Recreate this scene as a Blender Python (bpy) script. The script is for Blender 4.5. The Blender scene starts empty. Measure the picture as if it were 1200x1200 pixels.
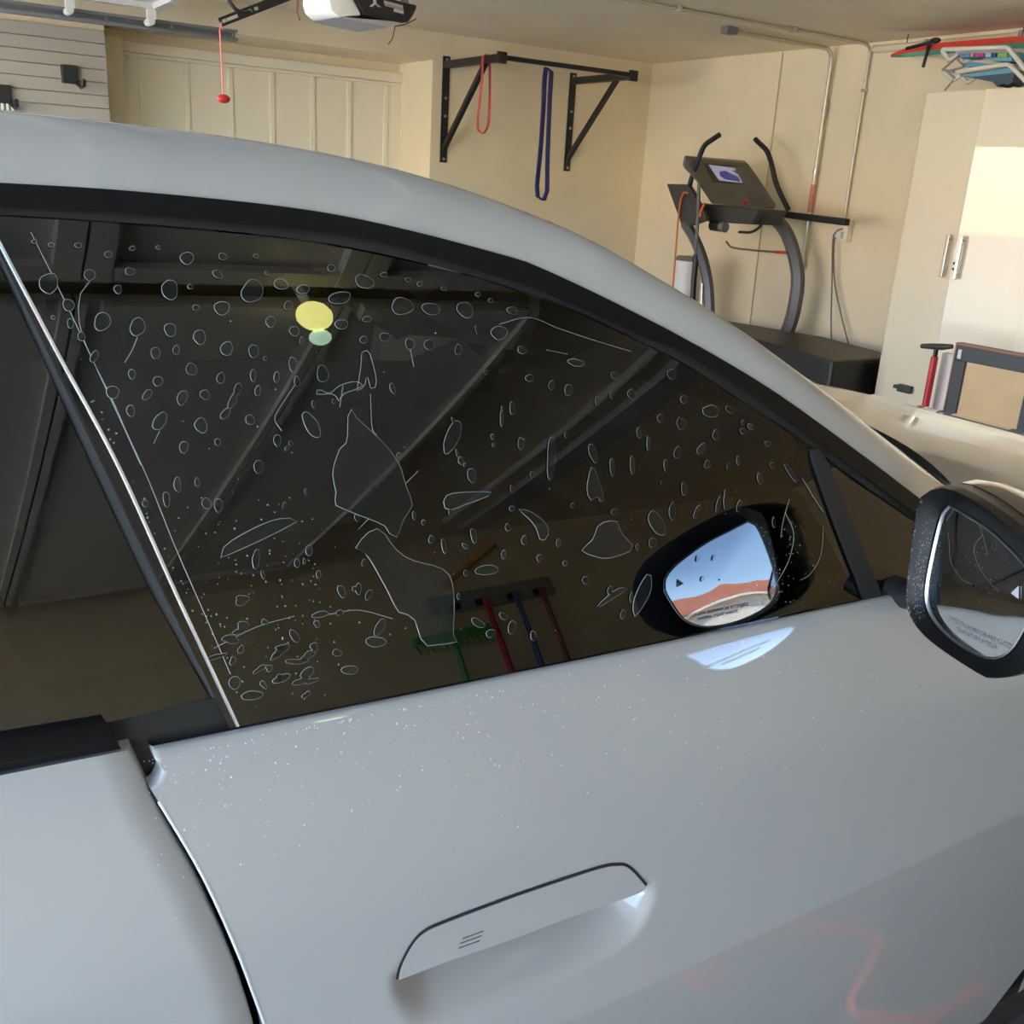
import bpy, bmesh, math, random
import numpy as np
from mathutils import Vector, Matrix

random.seed(7)
rng = np.random.default_rng(11)
sc = bpy.context.scene
col = sc.collection

# ------------------------------------------------------------------ camera
# world axes: X = towards the car's nose, Y = across the garage away from the camera, Z = up
FPX = 1168.7                      # focal length for a 1200 px wide frame
YAW, PITCH, ROLL = math.radians(33.126), math.radians(18.281), math.radians(3.482)
CAM = np.array([0.0, 0.0, 1.48])
def cam_axes():
    f = np.array([math.sin(YAW)*math.cos(PITCH), math.cos(YAW)*math.cos(PITCH), -math.sin(PITCH)])
    r = np.array([math.cos(YAW), -math.sin(YAW), 0.0]); u = np.cross(r, f)
    c, s = math.cos(ROLL), math.sin(ROLL)
    return c*r + s*u, -s*r + c*u, f
CR, CU, CF = cam_axes()
cd = bpy.data.cameras.new('camera'); cam = bpy.data.objects.new('camera', cd); col.objects.link(cam)
cd.sensor_width = 36.0; cd.lens = 36.0*FPX/1200.0; cd.clip_start = 0.02; cd.clip_end = 500
cam.matrix_world = Matrix(((CR[0], CU[0], -CF[0], CAM[0]), (CR[1], CU[1], -CF[1], CAM[1]),
                           (CR[2], CU[2], -CF[2], CAM[2]), (0, 0, 0, 1)))
sc.camera = cam

# ------------------------------------------------------------------ sky, sun, exposure
w = bpy.data.worlds.new('world'); sc.world = w; w.use_nodes = True
wn = w.node_tree.nodes; wl = w.node_tree.links; wn.clear()
sky = wn.new('ShaderNodeTexSky'); sky.sky_type = 'NISHITA'; sky.sun_disc = False
sky.sun_elevation = math.radians(48); sky.sun_rotation = math.radians(70); sky.air_density = 1.0; sky.dust_density = 0.1; sky.ozone_density = 2.5
bg = wn.new('ShaderNodeBackground'); bg.inputs[1].default_value = 0.42
wo = wn.new('ShaderNodeOutputWorld'); wl.new(sky.outputs[0], bg.inputs[0]); wl.new(bg.outputs[0], wo.inputs[0])
sd = bpy.data.lights.new('sun', 'SUN'); sd.energy = 9.0; sd.angle = math.radians(0.6); sd.color = (1, .92, .80)
sun = bpy.data.objects.new('sun', sd); col.objects.link(sun)
sun.rotation_euler = Vector((-0.62, 0.25, -0.74)).to_track_quat('-Z', 'Y').to_euler()   # shines from behind the house
sc.view_settings.view_transform = 'Standard'; sc.view_settings.look = 'None'
sc.view_settings.gamma = 1.0; sc.view_settings.use_curve_mapping = False
sc.view_settings.exposure = 2.25
cy = sc.cycles
cy.max_bounces = 10; cy.diffuse_bounces = 6; cy.glossy_bounces = 6; cy.transparent_max_bounces = 12
cy.sample_clamp_indirect = 8.0; cy.caustics_reflective = False; cy.caustics_refractive = False
cy.use_denoising = True

# ------------------------------------------------------------------ helpers
def pray(px, py):
    return (px-600)/FPX*CR - (py-600)/FPX*CU + CF
def onX(px, py, X): d = pray(px, py); return CAM + d*((X-CAM[0])/d[0])
def onY(px, py, Y): d = pray(px, py); return CAM + d*((Y-CAM[1])/d[1])
def onZ(px, py, Z): d = pray(px, py); return CAM + d*((Z-CAM[2])/d[2])

MATS = {}
def mat(name, rgb, rough=0.5, metal=0.0, coat=0.0, spec=0.5, noise=0.0, nscale=20.0, bump=0.0, bscale=200.0,
        coat_rough=0.03, emit=None, alpha=None, trans=0.0, sheen=0.0):
    if name in MATS: return MATS[name]
    m = bpy.data.materials.new(name); m.use_nodes = True
    nt = m.node_tree; b = nt.nodes['Principled BSDF']
    b.inputs['Base Color'].default_value = (*rgb, 1); b.inputs['Roughness'].default_value = rough
    b.inputs['Metallic'].default_value = metal; b.inputs['Specular IOR Level'].default_value = spec
    b.inputs['Coat Weight'].default_value = coat; b.inputs['Coat Roughness'].default_value = coat_rough
    if trans: b.inputs['Transmission Weight'].default_value = trans
    if emit: b.inputs['Emission Color'].default_value = (*emit[0], 1); b.inputs['Emission Strength'].default_value = emit[1]
    if noise or bump:
        tc = nt.nodes.new('ShaderNodeTexCoord')
        if noise:
            n = nt.nodes.new('ShaderNodeTexNoise'); n.inputs['Scale'].default_value = nscale; n.inputs['Detail'].default_value = 5
            nt.links.new(tc.outputs['Object'], n.inputs['Vector'])
            r = nt.nodes.new('ShaderNodeValToRGB')
            r.color_ramp.elements[0].position = .3; r.color_ramp.elements[1].position = .7
            r.color_ramp.elements[0].color = (*[c*(1-noise) for c in rgb], 1)
            r.color_ramp.elements[1].color = (*[min(1, c*(1+noise)) for c in rgb], 1)
            nt.links.new(n.outputs['Fac'], r.inputs[0]); nt.links.new(r.outputs[0], b.inputs['Base Color'])
        if bump:
            n2 = nt.nodes.new('ShaderNodeTexNoise'); n2.inputs['Scale'].default_value = bscale; n2.inputs['Detail'].default_value = 3
            nt.links.new(tc.outputs['Object'], n2.inputs['Vector'])
            bp = nt.nodes.new('ShaderNodeBump'); bp.inputs['Strength'].default_value = bump; bp.inputs['Distance'].default_value = .002
            nt.links.new(n2.outputs['Fac'], bp.inputs['Height']); nt.links.new(bp.outputs[0], b.inputs['Normal'])
    MATS[name] = m; return m

def glass_mat(name, tint, ior=1.52, rough=0.0, boost=0.0):
    """Tinted pane: Fresnel mirror reflection over a tinted see-through."""
    if name in MATS: return MATS[name]
    m = bpy.data.materials.new(name); m.use_nodes = True; nt = m.node_tree; nt.nodes.clear()
    o = nt.nodes.new('ShaderNodeOutputMaterial'); mx = nt.nodes.new('ShaderNodeMixShader')
    fr = nt.nodes.new('ShaderNodeFresnel'); fr.inputs[0].default_value = ior
    t = nt.nodes.new('ShaderNodeBsdfTransparent'); t.inputs[0].default_value = (*tint, 1)
    g = nt.nodes.new('ShaderNodeBsdfGlossy'); g.inputs['Roughness'].default_value = rough
    nt.links.new(fr.outputs[0], mx.inputs[0])
    nt.links.new(t.outputs[0], mx.inputs[1]); nt.links.new(g.outputs[0], mx.inputs[2]); nt.links.new(mx.outputs[0], o.inputs[0])
    MATS[name] = m; return m

def milk_mat(name, rgb, cover):
    """Thin soapy water: mostly see-through with a little scattering."""
    if name in MATS: return MATS[name]
    m = bpy.data.materials.new(name); m.use_nodes = True; nt = m.node_tree; nt.nodes.clear()
    o = nt.nodes.new('ShaderNodeOutputMaterial'); mx = nt.nodes.new('ShaderNodeMixShader'); mx.inputs[0].default_value = cover
    t = nt.nodes.new('ShaderNodeBsdfTransparent'); p = nt.nodes.new('ShaderNodeBsdfPrincipled')
    p.inputs['Base Color'].default_value = (*rgb, 1); p.inputs['Roughness'].default_value = .25
    nt.links.new(t.outputs[0], mx.inputs[1]); nt.links.new(p.outputs[0], mx.inputs[2]); nt.links.new(mx.outputs[0], o.inputs[0])
    MATS[name] = m; return m

class MB:
    def __init__(s): s.v = []; s.f = []
    def add(s, vs, fs):
        k = len(s.v); s.v += [tuple(map(float, p)) for p in vs]; s.f += [tuple(i+k for i in f) for f in fs]; return s
    def box(s, a, b):
        x0, y0, z0 = a; x1, y1, z1 = b
        return s.add([(x0,y0,z0),(x1,y0,z0),(x1,y1,z0),(x0,y1,z0),(x0,y0,z1),(x1,y0,z1),(x1,y1,z1),(x0,y1,z1)],
                     [(0,3,2,1),(4,5,6,7),(0,1,5,4),(1,2,6,5),(2,3,7,6),(3,0,4,7)])
    def tube(s, pts, r, n=8, cap=True, flat=None):
        pts = [np.array(p, float) for p in pts]; rs = r if hasattr(r, '__len__') else [r]*len(pts)
        vs = []; fs = []; ref = None
        for i, p in enumerate(pts):
            t = (pts[min(i+1, len(pts)-1)] - pts[max(i-1, 0)]); t = t/(np.linalg.norm(t)+1e-12)
            if ref is None:
                ref = np.array([0, 0, 1.0]) if abs(t[2]) < .9 else np.array([1.0, 0, 0])
            a = np.cross(t, ref); a /= np.linalg.norm(a)+1e-12; b = np.cross(a, t); ref = b
            for k in range(n):
                an = 2*math.pi*(k+.5)/n
                ca, sb = math.cos(an)*rs[i], math.sin(an)*rs[i]
                if flat: ca *= flat[0]; sb *= flat[1]
                vs.append(p + a*ca + b*sb)
        m = len(pts)
        for i in range(m-1):
            for k in range(n):
                fs.append((i*n+k, i*n+(k+1) % n, (i+1)*n+(k+1) % n, (i+1)*n+k))
        if cap: fs.append(tuple(range(n-1, -1, -1))); fs.append(tuple((m-1)*n+k for k in range(n)))
        return s.add(vs, fs)
    def bar(s, a, b, wv, hv):
        """square bar from a to b; wv, hv half-extent vectors"""
        a, b, wv, hv = [np.array(q, float) for q in (a, b, wv, hv)]
        vs = [a-wv-hv, a+wv-hv, a+wv+hv, a-wv+hv, b-wv-hv, b+wv-hv, b+wv+hv, b-wv+hv]
        return s.add(vs, [(0,3,2,1),(4,5,6,7),(0,1,5,4),(1,2,6,5),(2,3,7,6),(3,0,4,7)])
    def prism(s, poly, ext):
        poly = [np.array(p, float) for p in poly]; ext = np.array(ext, float); n = len(poly)
        vs = poly + [p+ext for p in poly]
        fs = [tuple(range(n-1, -1, -1)), tuple(range(n, 2*n))] + [(i, (i+1) % n, n+(i+1) % n, n+i) for i in range(n)]
        return s.add(vs, fs)
    def grid(s, G, flip=False):
        G = np.asarray(G, float); a, b = G.shape[:2]
        fs = []
        for i in range(a-1):
            for j in range(b-1):
                q = (i*b+j, i*b+j+1, (i+1)*b+j+1, (i+1)*b+j)
                fs.append(q[::-1] if flip else q)
        return s.add(G.reshape(-1, 3), fs)
    def dome(s, c, ax, ay, az, n=6):
        """low dome: rim ring, half ring, apex"""
        c, ax, ay, az = [np.array(q, float) for q in (c, ax, ay, az)]
        vs = []
        for rr, hh in ((1, 0), (.7, .7)):
            for k in range(n):
                a = 2*math.pi*k/n; vs.append(c + ax*rr*math.cos(a) + ay*rr*math.sin(a) + az*hh)
        vs.append(c+az)
        fs = [(k, (k+1) % n, n+(k+1) % n, n+k) for k in range(n)] + [(n+k, n+(k+1) % n, 2*n) for k in range(n)]
        return s.add(vs, fs)
    def sphere(s, c, r, nu=12, nv=8):
        c = np.array(c, float); rr = np.array(r if hasattr(r, '__len__') else (r, r, r), float)
        G = [[c + rr*np.array([math.sin(math.pi*i/nv)*math.cos(2*math.pi*j/nu), math.sin(math.pi*i/nv)*math.sin(2*math.pi*j/nu), math.cos(math.pi*i/nv)])
              for j in range(nu+1)] for i in range(nv+1)]
        return s.grid(G)
    def build(s, name, m, parent=None, smooth=False, bevel=0.0, solid=0.0, auto=None, merge=False):
        off = Vector((0, 0, 0))
        if parent is not None:
            off = Vector(parent.get('_o', (0, 0, 0)))
        me = bpy.data.meshes.new(name)
        me.from_pydata([(v[0]-off.x, v[1]-off.y, v[2]-off.z) for v in s.v], [], s.f); me.update()
        bm = bmesh.new(); bm.from_mesh(me)
        if merge: bmesh.ops.remove_doubles(bm, verts=bm.verts, dist=1e-5)
        bmesh.ops.recalc_face_normals(bm, faces=bm.faces)
        if bevel > 0:
            es = [e for e in bm.edges if len(e.link_faces) == 2 and e.calc_face_angle(0) > .6]
            bmesh.ops.bevel(bm, geom=es, offset=bevel, segments=2, affect='EDGES', profile=.6, clamp_overlap=True)
        bm.to_mesh(me); bm.free()
        if smooth:
            me.polygons.foreach_set('use_smooth', [True]*len(me.polygons))
            me.set_sharp_from_angle(angle=math.radians(auto or 50))
        me.materials.append(m)
        o = bpy.data.objects.new(name, me); col.objects.link(o)
        if parent is not None:
            o.parent = parent; o['_o'] = tuple(parent.get('_o', (0, 0, 0)))
        else: o['_o'] = (0.0, 0.0, 0.0)
        if solid:
            md = o.modifiers.new('thickness', 'SOLIDIFY'); md.thickness = solid; md.offset = 0
        return o

def thing(name, label, cat, loc=(0, 0, 0), group=None):
    o = bpy.data.objects.new(name, None); col.objects.link(o); o.location = tuple(map(float, loc)); o['_o'] = tuple(map(float, loc))
    o.empty_display_size = .1
    o['label'] = label; o['category'] = cat
    if group: o['group'] = group
    return o
def tag(o, label, cat, group=None):
    o['label'] = label; o['category'] = cat
    if group: o['group'] = group
    return o
def structure(o, label=None):
    o['kind'] = 'structure'
    if label: o['label'] = label
    return o
def stuff(o, label=None):
    o['kind'] = 'stuff'
    if label: o['label'] = label
    return o
def lab(o, label): o['label'] = label; return o
def smooth_poly(pts, n, closed=False):
    """Catmull-Rom resample of a polyline (any dimension) to n points, evenly by arc length"""
    P = np.array(pts, float)
    if closed: P = np.vstack([P[-1], P, P[0], P[1]])
    else: P = np.vstack([2*P[0]-P[1], P, 2*P[-1]-P[-2]])
    out = []
    for i in range(1, len(P)-2):
        for t in np.linspace(0, 1, 12, endpoint=False):
            a, b, c, d = P[i-1:i+3]
            out.append(.5*((2*b)+(c-a)*t+(2*a-5*b+4*c-d)*t*t+(-a+3*b-3*c+d)*t**3))
    out.append(P[-2]); out = np.array(out)
    L = np.concatenate([[0], np.cumsum(np.linalg.norm(np.diff(out, axis=0), axis=1))])
    s = np.linspace(0, L[-1], n+1)[:-1] if closed else np.linspace(0, L[-1], n)
    return np.stack([np.interp(s, L, out[:, k]) for k in range(out.shape[1])], 1)
def lin_poly(pts, n):
    P = np.array(pts, float); L = np.concatenate([[0], np.cumsum(np.linalg.norm(np.diff(P, axis=0), axis=1))])
    s = np.linspace(0, L[-1], n); return np.stack([np.interp(s, L, P[:, k]) for k in range(P.shape[1])], 1)

# ------------------------------------------------------------------ materials
M_wall = mat('cream_wall_paint', (.83, .71, .49), .75, noise=.04, nscale=3, bump=.25, bscale=90)
M_ceil = mat('cream_ceiling_paint', (.86, .76, .57), .8, noise=.05, nscale=2, bump=.3, bscale=60)
M_floor = mat('grey_concrete', (.15, .14, .13), .55, noise=.22, nscale=6, bump=.4, bscale=60)
M_drive = mat('pale_concrete', (.55, .53, .49), .8, noise=.08, nscale=4)
M_trim = mat('cream_trim', (.80, .74, .56), .5)
M_door = mat('white_door_paint', (.86, .79, .64), .45)
M_paint = mat('grey_car_paint', (.328, .324, .318), .42, coat=1.0, coat_rough=0.0); M_paint.node_tree.nodes['Principled BSDF'].inputs['Coat IOR'].default_value = 1.65
M_gloss = mat('gloss_black', (.008, .008, .009), .12, coat=1.0)
M_satin = mat('satin_black', (.018, .018, .019), .42)
M_rubber = mat('black_rubber', (.012, .012, .012), .65)
M_greytrim = mat('dark_grey_trim', (.020, .0195, .019), .5, spec=.22)
M_metal = mat('brushed_steel', (.50, .50, .50), .35, metal=1.0)
M_galv = mat('galvanised_track', (.27, .28, .28), .45, metal=.6)
M_black = mat('black_powder_coat', (.015, .015, .014), .45)
M_white = mat('white_plastic', (.78, .76, .70), .4)
M_darkgrey = mat('dark_grey_plastic', (.045, .043, .04), .45)
M_grey = mat('grey_plastic', (.17, .17, .17), .4)
M_glass = glass_mat('tinted_window_glass', (.035, .035, .035), 1.75)
M_wshield = glass_mat('windscreen_glass', (.10, .11, .13), 1.52)
M_mirror = mat('mirror_silver', (.86, .88, .90), .015, metal=1.0)
M_red = mat('red_rubber', (.62, .035, .03), .45)
M_orange = mat('orange_cord_plastic', (.75, .20, .04), .5)

# ------------------------------------------------------------------ garage shell
XB, XR, YA, YN, ZC = 5.52, -1.0, 6.8, -2.7, 2.44
structure(MB().box((XR-.25, YN-.2, -.12), (XB+.2, YA+.6, 0)).build('floor', M_floor), 'grey concrete garage floor')
structure(MB().box((XR-.25, YN-.2, ZC), (XB+.2, YA+.75, ZC+.25)).build('ceiling', M_ceil), 'cream painted garage ceiling')
AX0, AX1, AZ = 1.36, 3.545, 2.262          # alcove of the far wall
wa = MB(); wa.box((XR-.2, YA, 0), (AX0, YA+.2, ZC)).box((AX1, YA, 0), (XB, YA+.2, ZC)).box((AX0, YA, AZ), (AX1, YA+.53, ZC))
wa.box((AX1, YA+.2, 0), (AX1+.15, YA+.60, ZC)).box((AX0-.15, YA+.2, 0), (AX0, YA+.60, ZC)).box((AX0-.15, YA+.53, 0), (AX1+.15, YA+.62, ZC))
structure(wa.build('wall_far', M_wall), 'cream far wall with a deep door alcove')
structure(MB().box((XB, YN-.2, 0), (XB+.2, YA+.2, ZC)).build('wall_front', M_wall), 'cream end wall behind treadmill and cabinets')
structure(MB().box((XR-.2, YN-.2, 0), (XB, YN, ZC)).build('wall_near', M_wall), 'cream side wall behind the photographer')
wr = MB(); wr.box((XR-.2, YN, 2.15), (XR, YA, ZC)).box((XR-.2, 6.42, 0), (XR, YA, 2.15)).box((XR-.2, -.36, 0), (XR, -.24, 2.15)).box((XR-.2, YN, 0), (XR, YN+.2, 2.15))
structure(wr.build('wall_rear', M_wall), 'cream wall around the open garage doors')
# outdoors
structure(MB().box((-60, -60, -.2), (XR-.25, 60, -.03)).build('driveway', M_drive), 'pale concrete driveway and street')

# door in the alcove
DY = YA+.49
d1 = MB().box((AX0, DY, 0), (AX1, DY+.04, 2.195)).build('door_1', M_door)
structure(d1, 'white panelled door in the far wall alcove')
xs = [onY(x, y, DY)[0] for x, y in ((217.5, 75), (269, 80), (318, 90), (366, 95), (409, 100), (452, 105))]
dx = np.mean(np.diff(xs)); sx = [xs[0]-dx*k for k in (2, 1)] + xs + [xs[-1]+dx]
for x in sx:
    if AX0 < x-.02 and x+.02 < AX1: MB().box((x-.018, DY-.012, 0), (x+.018, DY, 2.13)).build('stile', M_door, d1, bevel=.004)
MB().box((AX0, DY-.014, 2.13), (AX1, DY, 2.195)).build('top_rail', M_door, d1, bevel=.004)
MB().box((AX0, DY-.03, 2.105), (AX1-.06, DY-.004, 2.125)).build('ledge', M_door, d1, bevel=.004)
t1 = MB().box((AX0, YA+.38, 0), (1.538, DY-.02, 2.20)).build('trim_1', M_trim); structure(t1, 'pale yellow casing left of the panelled door')

# ------------------------------------------------------------------ car body surfaces
YC = 1.56
def zb(x): return 1.052-.0411*(x-.13)
def y0(x): return .70+.014*np.maximum(np.asarray(x, float)-.1, 0)**2+.02*np.maximum(-.4-np.asarray(x, float), 0)**2
def wlow(d):
    # flared shoulder below the belt, straight flank, then a crease below which the skin turns slightly under
    d = np.asarray(d, float); dd = np.minimum(d, .335); e = np.maximum(d-.335, 0); e2 = np.maximum(d-.5, 0)
    return .004*(1-np.exp(-d/.004))+.18*dd+.036*np.tanh(1.13*d/.115)-.075*e
def side(x, z):
    x = np.asarray(x, float); z = np.asarray(z, float); h = z-zb(x); hp = np.clip(h, 0, .6); hn = np.clip(-h, 0, 1.2)
    return np.where(h >= 0, y0(x)+.012+.325*hp+.26*hp**2, y0(x)-wlow(hn))
def up(x, z):
    x = np.asarray(x, float); h = np.asarray(z, float)-zb(x); return y0(x)+.012+.325*h+.26*h*h
def low(x, z):
    x = np.asarray(x, float); h = np.clip(zb(x)-np.asarray(z, float), 0, 1.2); return y0(x)-wlow(h)
def hit(px, py, f=side, off=0.0):
    d = pray(px, py); Y = .75
    for _ in range(60):
        Y = .5*Y+.5*(float(f(d[0]/d[1]*Y, CAM[2]+d[2]/d[1]*Y))+off); Y = min(max(Y, .3), 1.2)
    return np.array([d[0]/d[1]*Y, Y, CAM[2]+d[2]/d[1]*Y])
def hits(pts, f=side, off=0.0): return np.array([hit(a, b, f, off) for a, b in pts])
def patch(A, B, nv, f, off=0.0):
    """rows from curve A to curve B (N x 3 each); positions interpolated in x,z and laid on surface f"""
    G = []
    for t in np.linspace(0, 1, nv):
        q = A*(1-t)+B*t; q = q.copy(); q[:, 1] = f(q[:, 0], q[:, 2])+off; G.append(q)
    return np.array(G)
def bodynormal(x, z, f=side):
    e = 1e-4; ax = float(f(x+e, z)-f(x-e, z))/(2*e); az = float(f(x, z+e)-f(x, z-e))/(2*e)
    n = np.array([ax, -1, az]); return n/np.linalg.norm(n)

car = thing('car', 'grey sedan with wet bubbled film on its front side window', 'car', (.6, YC, 0))
def mirrored(G): G = np.array(G); G[..., 1] = 2*YC-G[..., 1]; return G

# outlines read on the near side (upper body)
U1p = [(-18, 250), (0, 251), (140, 260), (300, 274), (400, 288), (500, 309), (560, 325), (660, 358), (750, 400), (800, 425), (870, 470), (935, 512), (952, 524), (1000, 560), (1070, 609), (1092, 625)]
U1bp = [(-18, 241), (0, 242), (150, 249), (300, 264), (400, 274), (500, 299), (600, 329), (635, 341), (760, 397), (800, 413), (875, 460), (955, 517), (1000, 550), (1075, 605), (1097, 621)]
U2p = [(-18, 213), (0, 214), (140, 222.5), (300, 238), (400, 252.5), (500, 275), (600, 302), (635, 315), (710, 350), (805, 399), (900, 455), (990, 519), (1080, 587), (1108, 609)]
U3p = [(-18, 129), (0, 130), (140, 144), (300, 165), (420, 187.5), (505, 210), (600, 243), (670, 272.5), (745, 314), (832, 366), (925, 430), (967, 460), (1045, 520), (1108, 570), (1130, 588)]
NC = 60
def back_ext(C3, dz):
    """carry a roof-side curve back along the cabin"""
    x0_, z0_ = C3[0, 0], C3[0, 2]; out = []
    for x in (-2.0, -1.6, -1.2, -.8, -.4, -.1):
        s = x0_-x; out.append((x, 0, z0_+.01*s-.045*s*s*(1+.15*s)+dz))
    return np.array(out)
U1 = smooth_poly(hits(U1p, up), NC); U1b = smooth_poly(hits(U1bp, up), NC); U2 = smooth_poly(hits(U2p, up), NC)
d3 = []
for i, (a, b) in enumerate(smooth_poly(U3p, NC)):
    Y = U2[i, 1] + .088*(1-i/NC)+.05*(i/NC); d = pray(a, b); d3.append(CAM+d*(Y/d[1]))
U3 = np.array(d3)
def with_back(Cv, f, off=0.0):
    e = back_ext(Cv, 0); e[:, 1] = f(e[:, 0], e[:, 2])+off
    return np.vstack([smooth_poly(e, 14)[:-1], Cv])
U1x, U1bx, U2x = [with_back(c, up) for c in (U1, U1b, U2)]
e3 = back_ext(U3, 0); e3[:, 1] = U3[0, 1]+.02*np.abs(e3[:, 0])
U3x = np.vstack([smooth_poly(e3, 14)[:-1], U3])
def bez(A, B, Cn, n):
    return np.array([(1-t)**2*A+2*t*(1-t)*Cn+t*t*B for t in np.linspace(0, 1, n)])
ctrl = np.stack([.5*(U2x[:, 0]+U3x[:, 0]), U2x[:, 1]+.38*(U3x[:, 1]-U2x[:, 1]), U3x[:, 2]-.12*(U3x[:, 2]-U2x[:, 2])], 1)
rail = bez(U2x, U3x, ctrl, 10)
U4x = U3x+np.array([0, .035, -.002])
rail_full = np.concatenate([rail, U4x[None]-np.array([0, .015, -.0015]), U4x[None]])
g = MB().grid(rail_full)
roof = g.build('roof_rail_panel', M_paint, car, smooth=True, auto=70)
MB().grid(mirrored(rail_full)).build('roof_rail_panel', M_paint, car, smooth=True, auto=70)
# black trim and seal
def ribbon(A, B, off0, off1, nv=3, f=up, lip=.004):
    a = A.copy(); b = B.copy(); G = patch(a, b, nv, f, 0); G[..., 1] += np.linspace(off0, off1, nv)[:, None]
    top = G[0].copy(); top[:, 1] += lip+.01; bot = G[-1].copy(); bot[:, 1] += lip+.01
    return np.concatenate([top[None], G, bot[None]])
trimG = ribbon(U1bx, U2x, -.006, -.004)
lab(MB().grid(trimG).build('roof_trim', mat('roof_trim_black', (.006, .006, .006), .32, spec=.15), car, smooth=True, auto=40), 'gloss black trim above the side windows')
sealG = ribbon(U1x, U1bx, -.002, -.001)
lab(MB().grid(sealG).build('window_seal', M_greytrim, car, smooth=True, auto=40), 'dark grey rubber channel above the side glass')

# roof glass, windscreen
ih = int(np.argmin(np.abs(U3x[:, 0]-.62)))
def across(Crv, crown, n=13):
    G = []
    for t in np.linspace(0, 1, n):
        q = Crv.copy(); q[:, 1] = Crv[:, 1]*(1-t)+(2*YC-Crv[:, 1])*t; q[:, 2] += crown*(1-(2*t-1)**2); G.append(q)
    return np.array(G)
lab(MB().grid(across(U4x[:ih+1], .010)).build('roof', M_gloss, car, smooth=True), 'gloss black glass roof')
wsc = U4x[ih:]; crown = np.linspace(.008, .0, len(wsc))
Gw = []
for t in np.linspace(0, 1, 17):
    q = wsc.copy(); q[:, 1] = wsc[:, 1]*(1-t)+(2*YC-wsc[:, 1])*t
    k = 1-(2*t-1)**2; q[:, 0] += np.linspace(.05, .30, len(wsc))*k; q[:, 2] -= np.linspace(0, .04, len(wsc))*k; Gw.append(q)
MB().grid(np.array(Gw)).build('windscreen', M_wshield, car, smooth=True)

# ---- front door skin, with handle recess
gapF = smooth_poly(hits([(159.5, 895.5), (200, 960), (240, 1029), (280, 1117), (311, 1200)], low), 24)    # rear edge of the front door
gapR = smooth_poly(hits([(147, 876), (181, 952), (227, 1035), (269, 1128), (293, 1200)], low), 24)      # front edge of the rear door
def xedge(Cv, z):
    o = np.argsort(Cv[:, 2]); zz, xx = Cv[o, 2], Cv[o, 0]
    k = (xx[1]-xx[0])/(zz[1]-zz[0])
    return np.where(z < zz[0], xx[0]+(z-zz[0])*k*.45, np.interp(z, zz, xx))
XF = 1.53                                                # front shut line of the front door
rec_px = [(460, 1140), (459, 1160), (466, 1178), (480, 1194), (503, 1203), (553, 1188), (638, 1155), (709, 1122), (746, 1094), (763, 1062), (768, 1042), (758, 1030), (735, 1028), (690, 1034), (610, 1062), (525, 1094), (490, 1110), (470, 1133)]
REC = hits(rec_px, low)[:, [0, 2]]
def seg_dist(Px, Pz, poly):
    D = np.full(Px.shape, 9.0); ins = np.zeros(Px.shape, bool); n = len(poly)
    for i in range(n):
        ax, az = poly[i]; bx, bz = poly[(i+1) % n]; vx, vz = bx-ax, bz-az
        t = np.clip(((Px-ax)*vx+(Pz-az)*vz)/(vx*vx+vz*vz), 0, 1)
        D = np.minimum(D, np.hypot(Px-ax-t*vx, Pz-az-t*vz))
        c = ((az > Pz) != (bz > Pz)) & (Px < (bx-ax)*(Pz-az)/(bz-az+1e-12)+ax); ins ^= c
    return D, ins
REC_s = smooth_poly(REC, 80, closed=True)
def dent(X, Z):
    D, ins = seg_dist(X, Z, REC_s); s = np.where(ins, D, -D)
    t = np.clip((s+.004)/.050, 0, 1); t = t*t*(3-2*t)
    return .037*t
def door_grid(nx, nz, ztop, zbot, dentit=True):
    G = np.zeros((nz, nx, 3))
    vv = np.linspace(0, 1, nz)**1.25
    for j, v in enumerate(vv):
        zt = ztop; u = np.linspace(0, 1, nx)
        # iterate so that row height follows the sloping belt line
        x = .2+u*1.2
        for _ in range(3):
            z = (zb(x)+zt)*(1-v)+zbot*v; xl = xedge(gapF, z); dn = zb(xl)-z; xl = xl+.015*np.clip((.024-dn)/.010, 0, 1)**.6; x = xl*(1-u)+(XF-.09*np.clip((.27-z)/.08, 0, 1))*u
        G[j, :, 0] = x; G[j, :, 2] = z; G[j, :, 1] = low(x, z)
    if dentit: G[..., 1] += dent(G[..., 0], G[..., 2])
    return G
GD = door_grid(330, 250, -.0005, .190)
# belt flange with the notched rear corner: rows 0.. are trimmed below by a flange piece
fl = GD[0].copy(); fl1 = fl.copy(); fl1[:, 1] += .004; fl1[:, 2] += .0015; fl2 = fl.copy(); fl2[:, 1] += .014; fl2[:, 2] -= .004
GDx = np.concatenate([fl2[None], fl1[None], GD])
e1 = GDx[:, :1].copy(); e1[..., 0] -= .0012; e1[..., 1] += .0022; e2 = e1.copy(); e2[..., 1] += .016
r1 = GDx[:, -1:].copy(); r1[..., 0] += .0012; r1[..., 1] += .0022; r2 = r1.copy(); r2[..., 1] += .016
b1 = GDx[-1:].copy(); b1[..., 2] -= .002; b1[..., 1] += .003; b2 = b1.copy(); b2[..., 1] += .03
GDx = np.concatenate([GDx, b1, b2]); 
e1 = np.concatenate([e1, e1[-1:], e1[-1:]+np.array([0, .03, 0])]); e2 = np.concatenate([e2, e2[-1:], e2[-1:]+np.array([0, .03, 0])])
r1 = np.concatenate([r1, r1[-1:], r1[-1:]+np.array([0, .03, 0])]); r2 = np.concatenate([r2, r2[-1:], r2[-1:]+np.array([0, .03, 0])])
GDx = np.concatenate([e2, e1, GDx, r1, r2], axis=1)
front_door = MB().grid(GDx).build('front_door', M_paint, car, smooth=True, auto=60)
lab(front_door, 'wet grey front door with flush handle')

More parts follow.
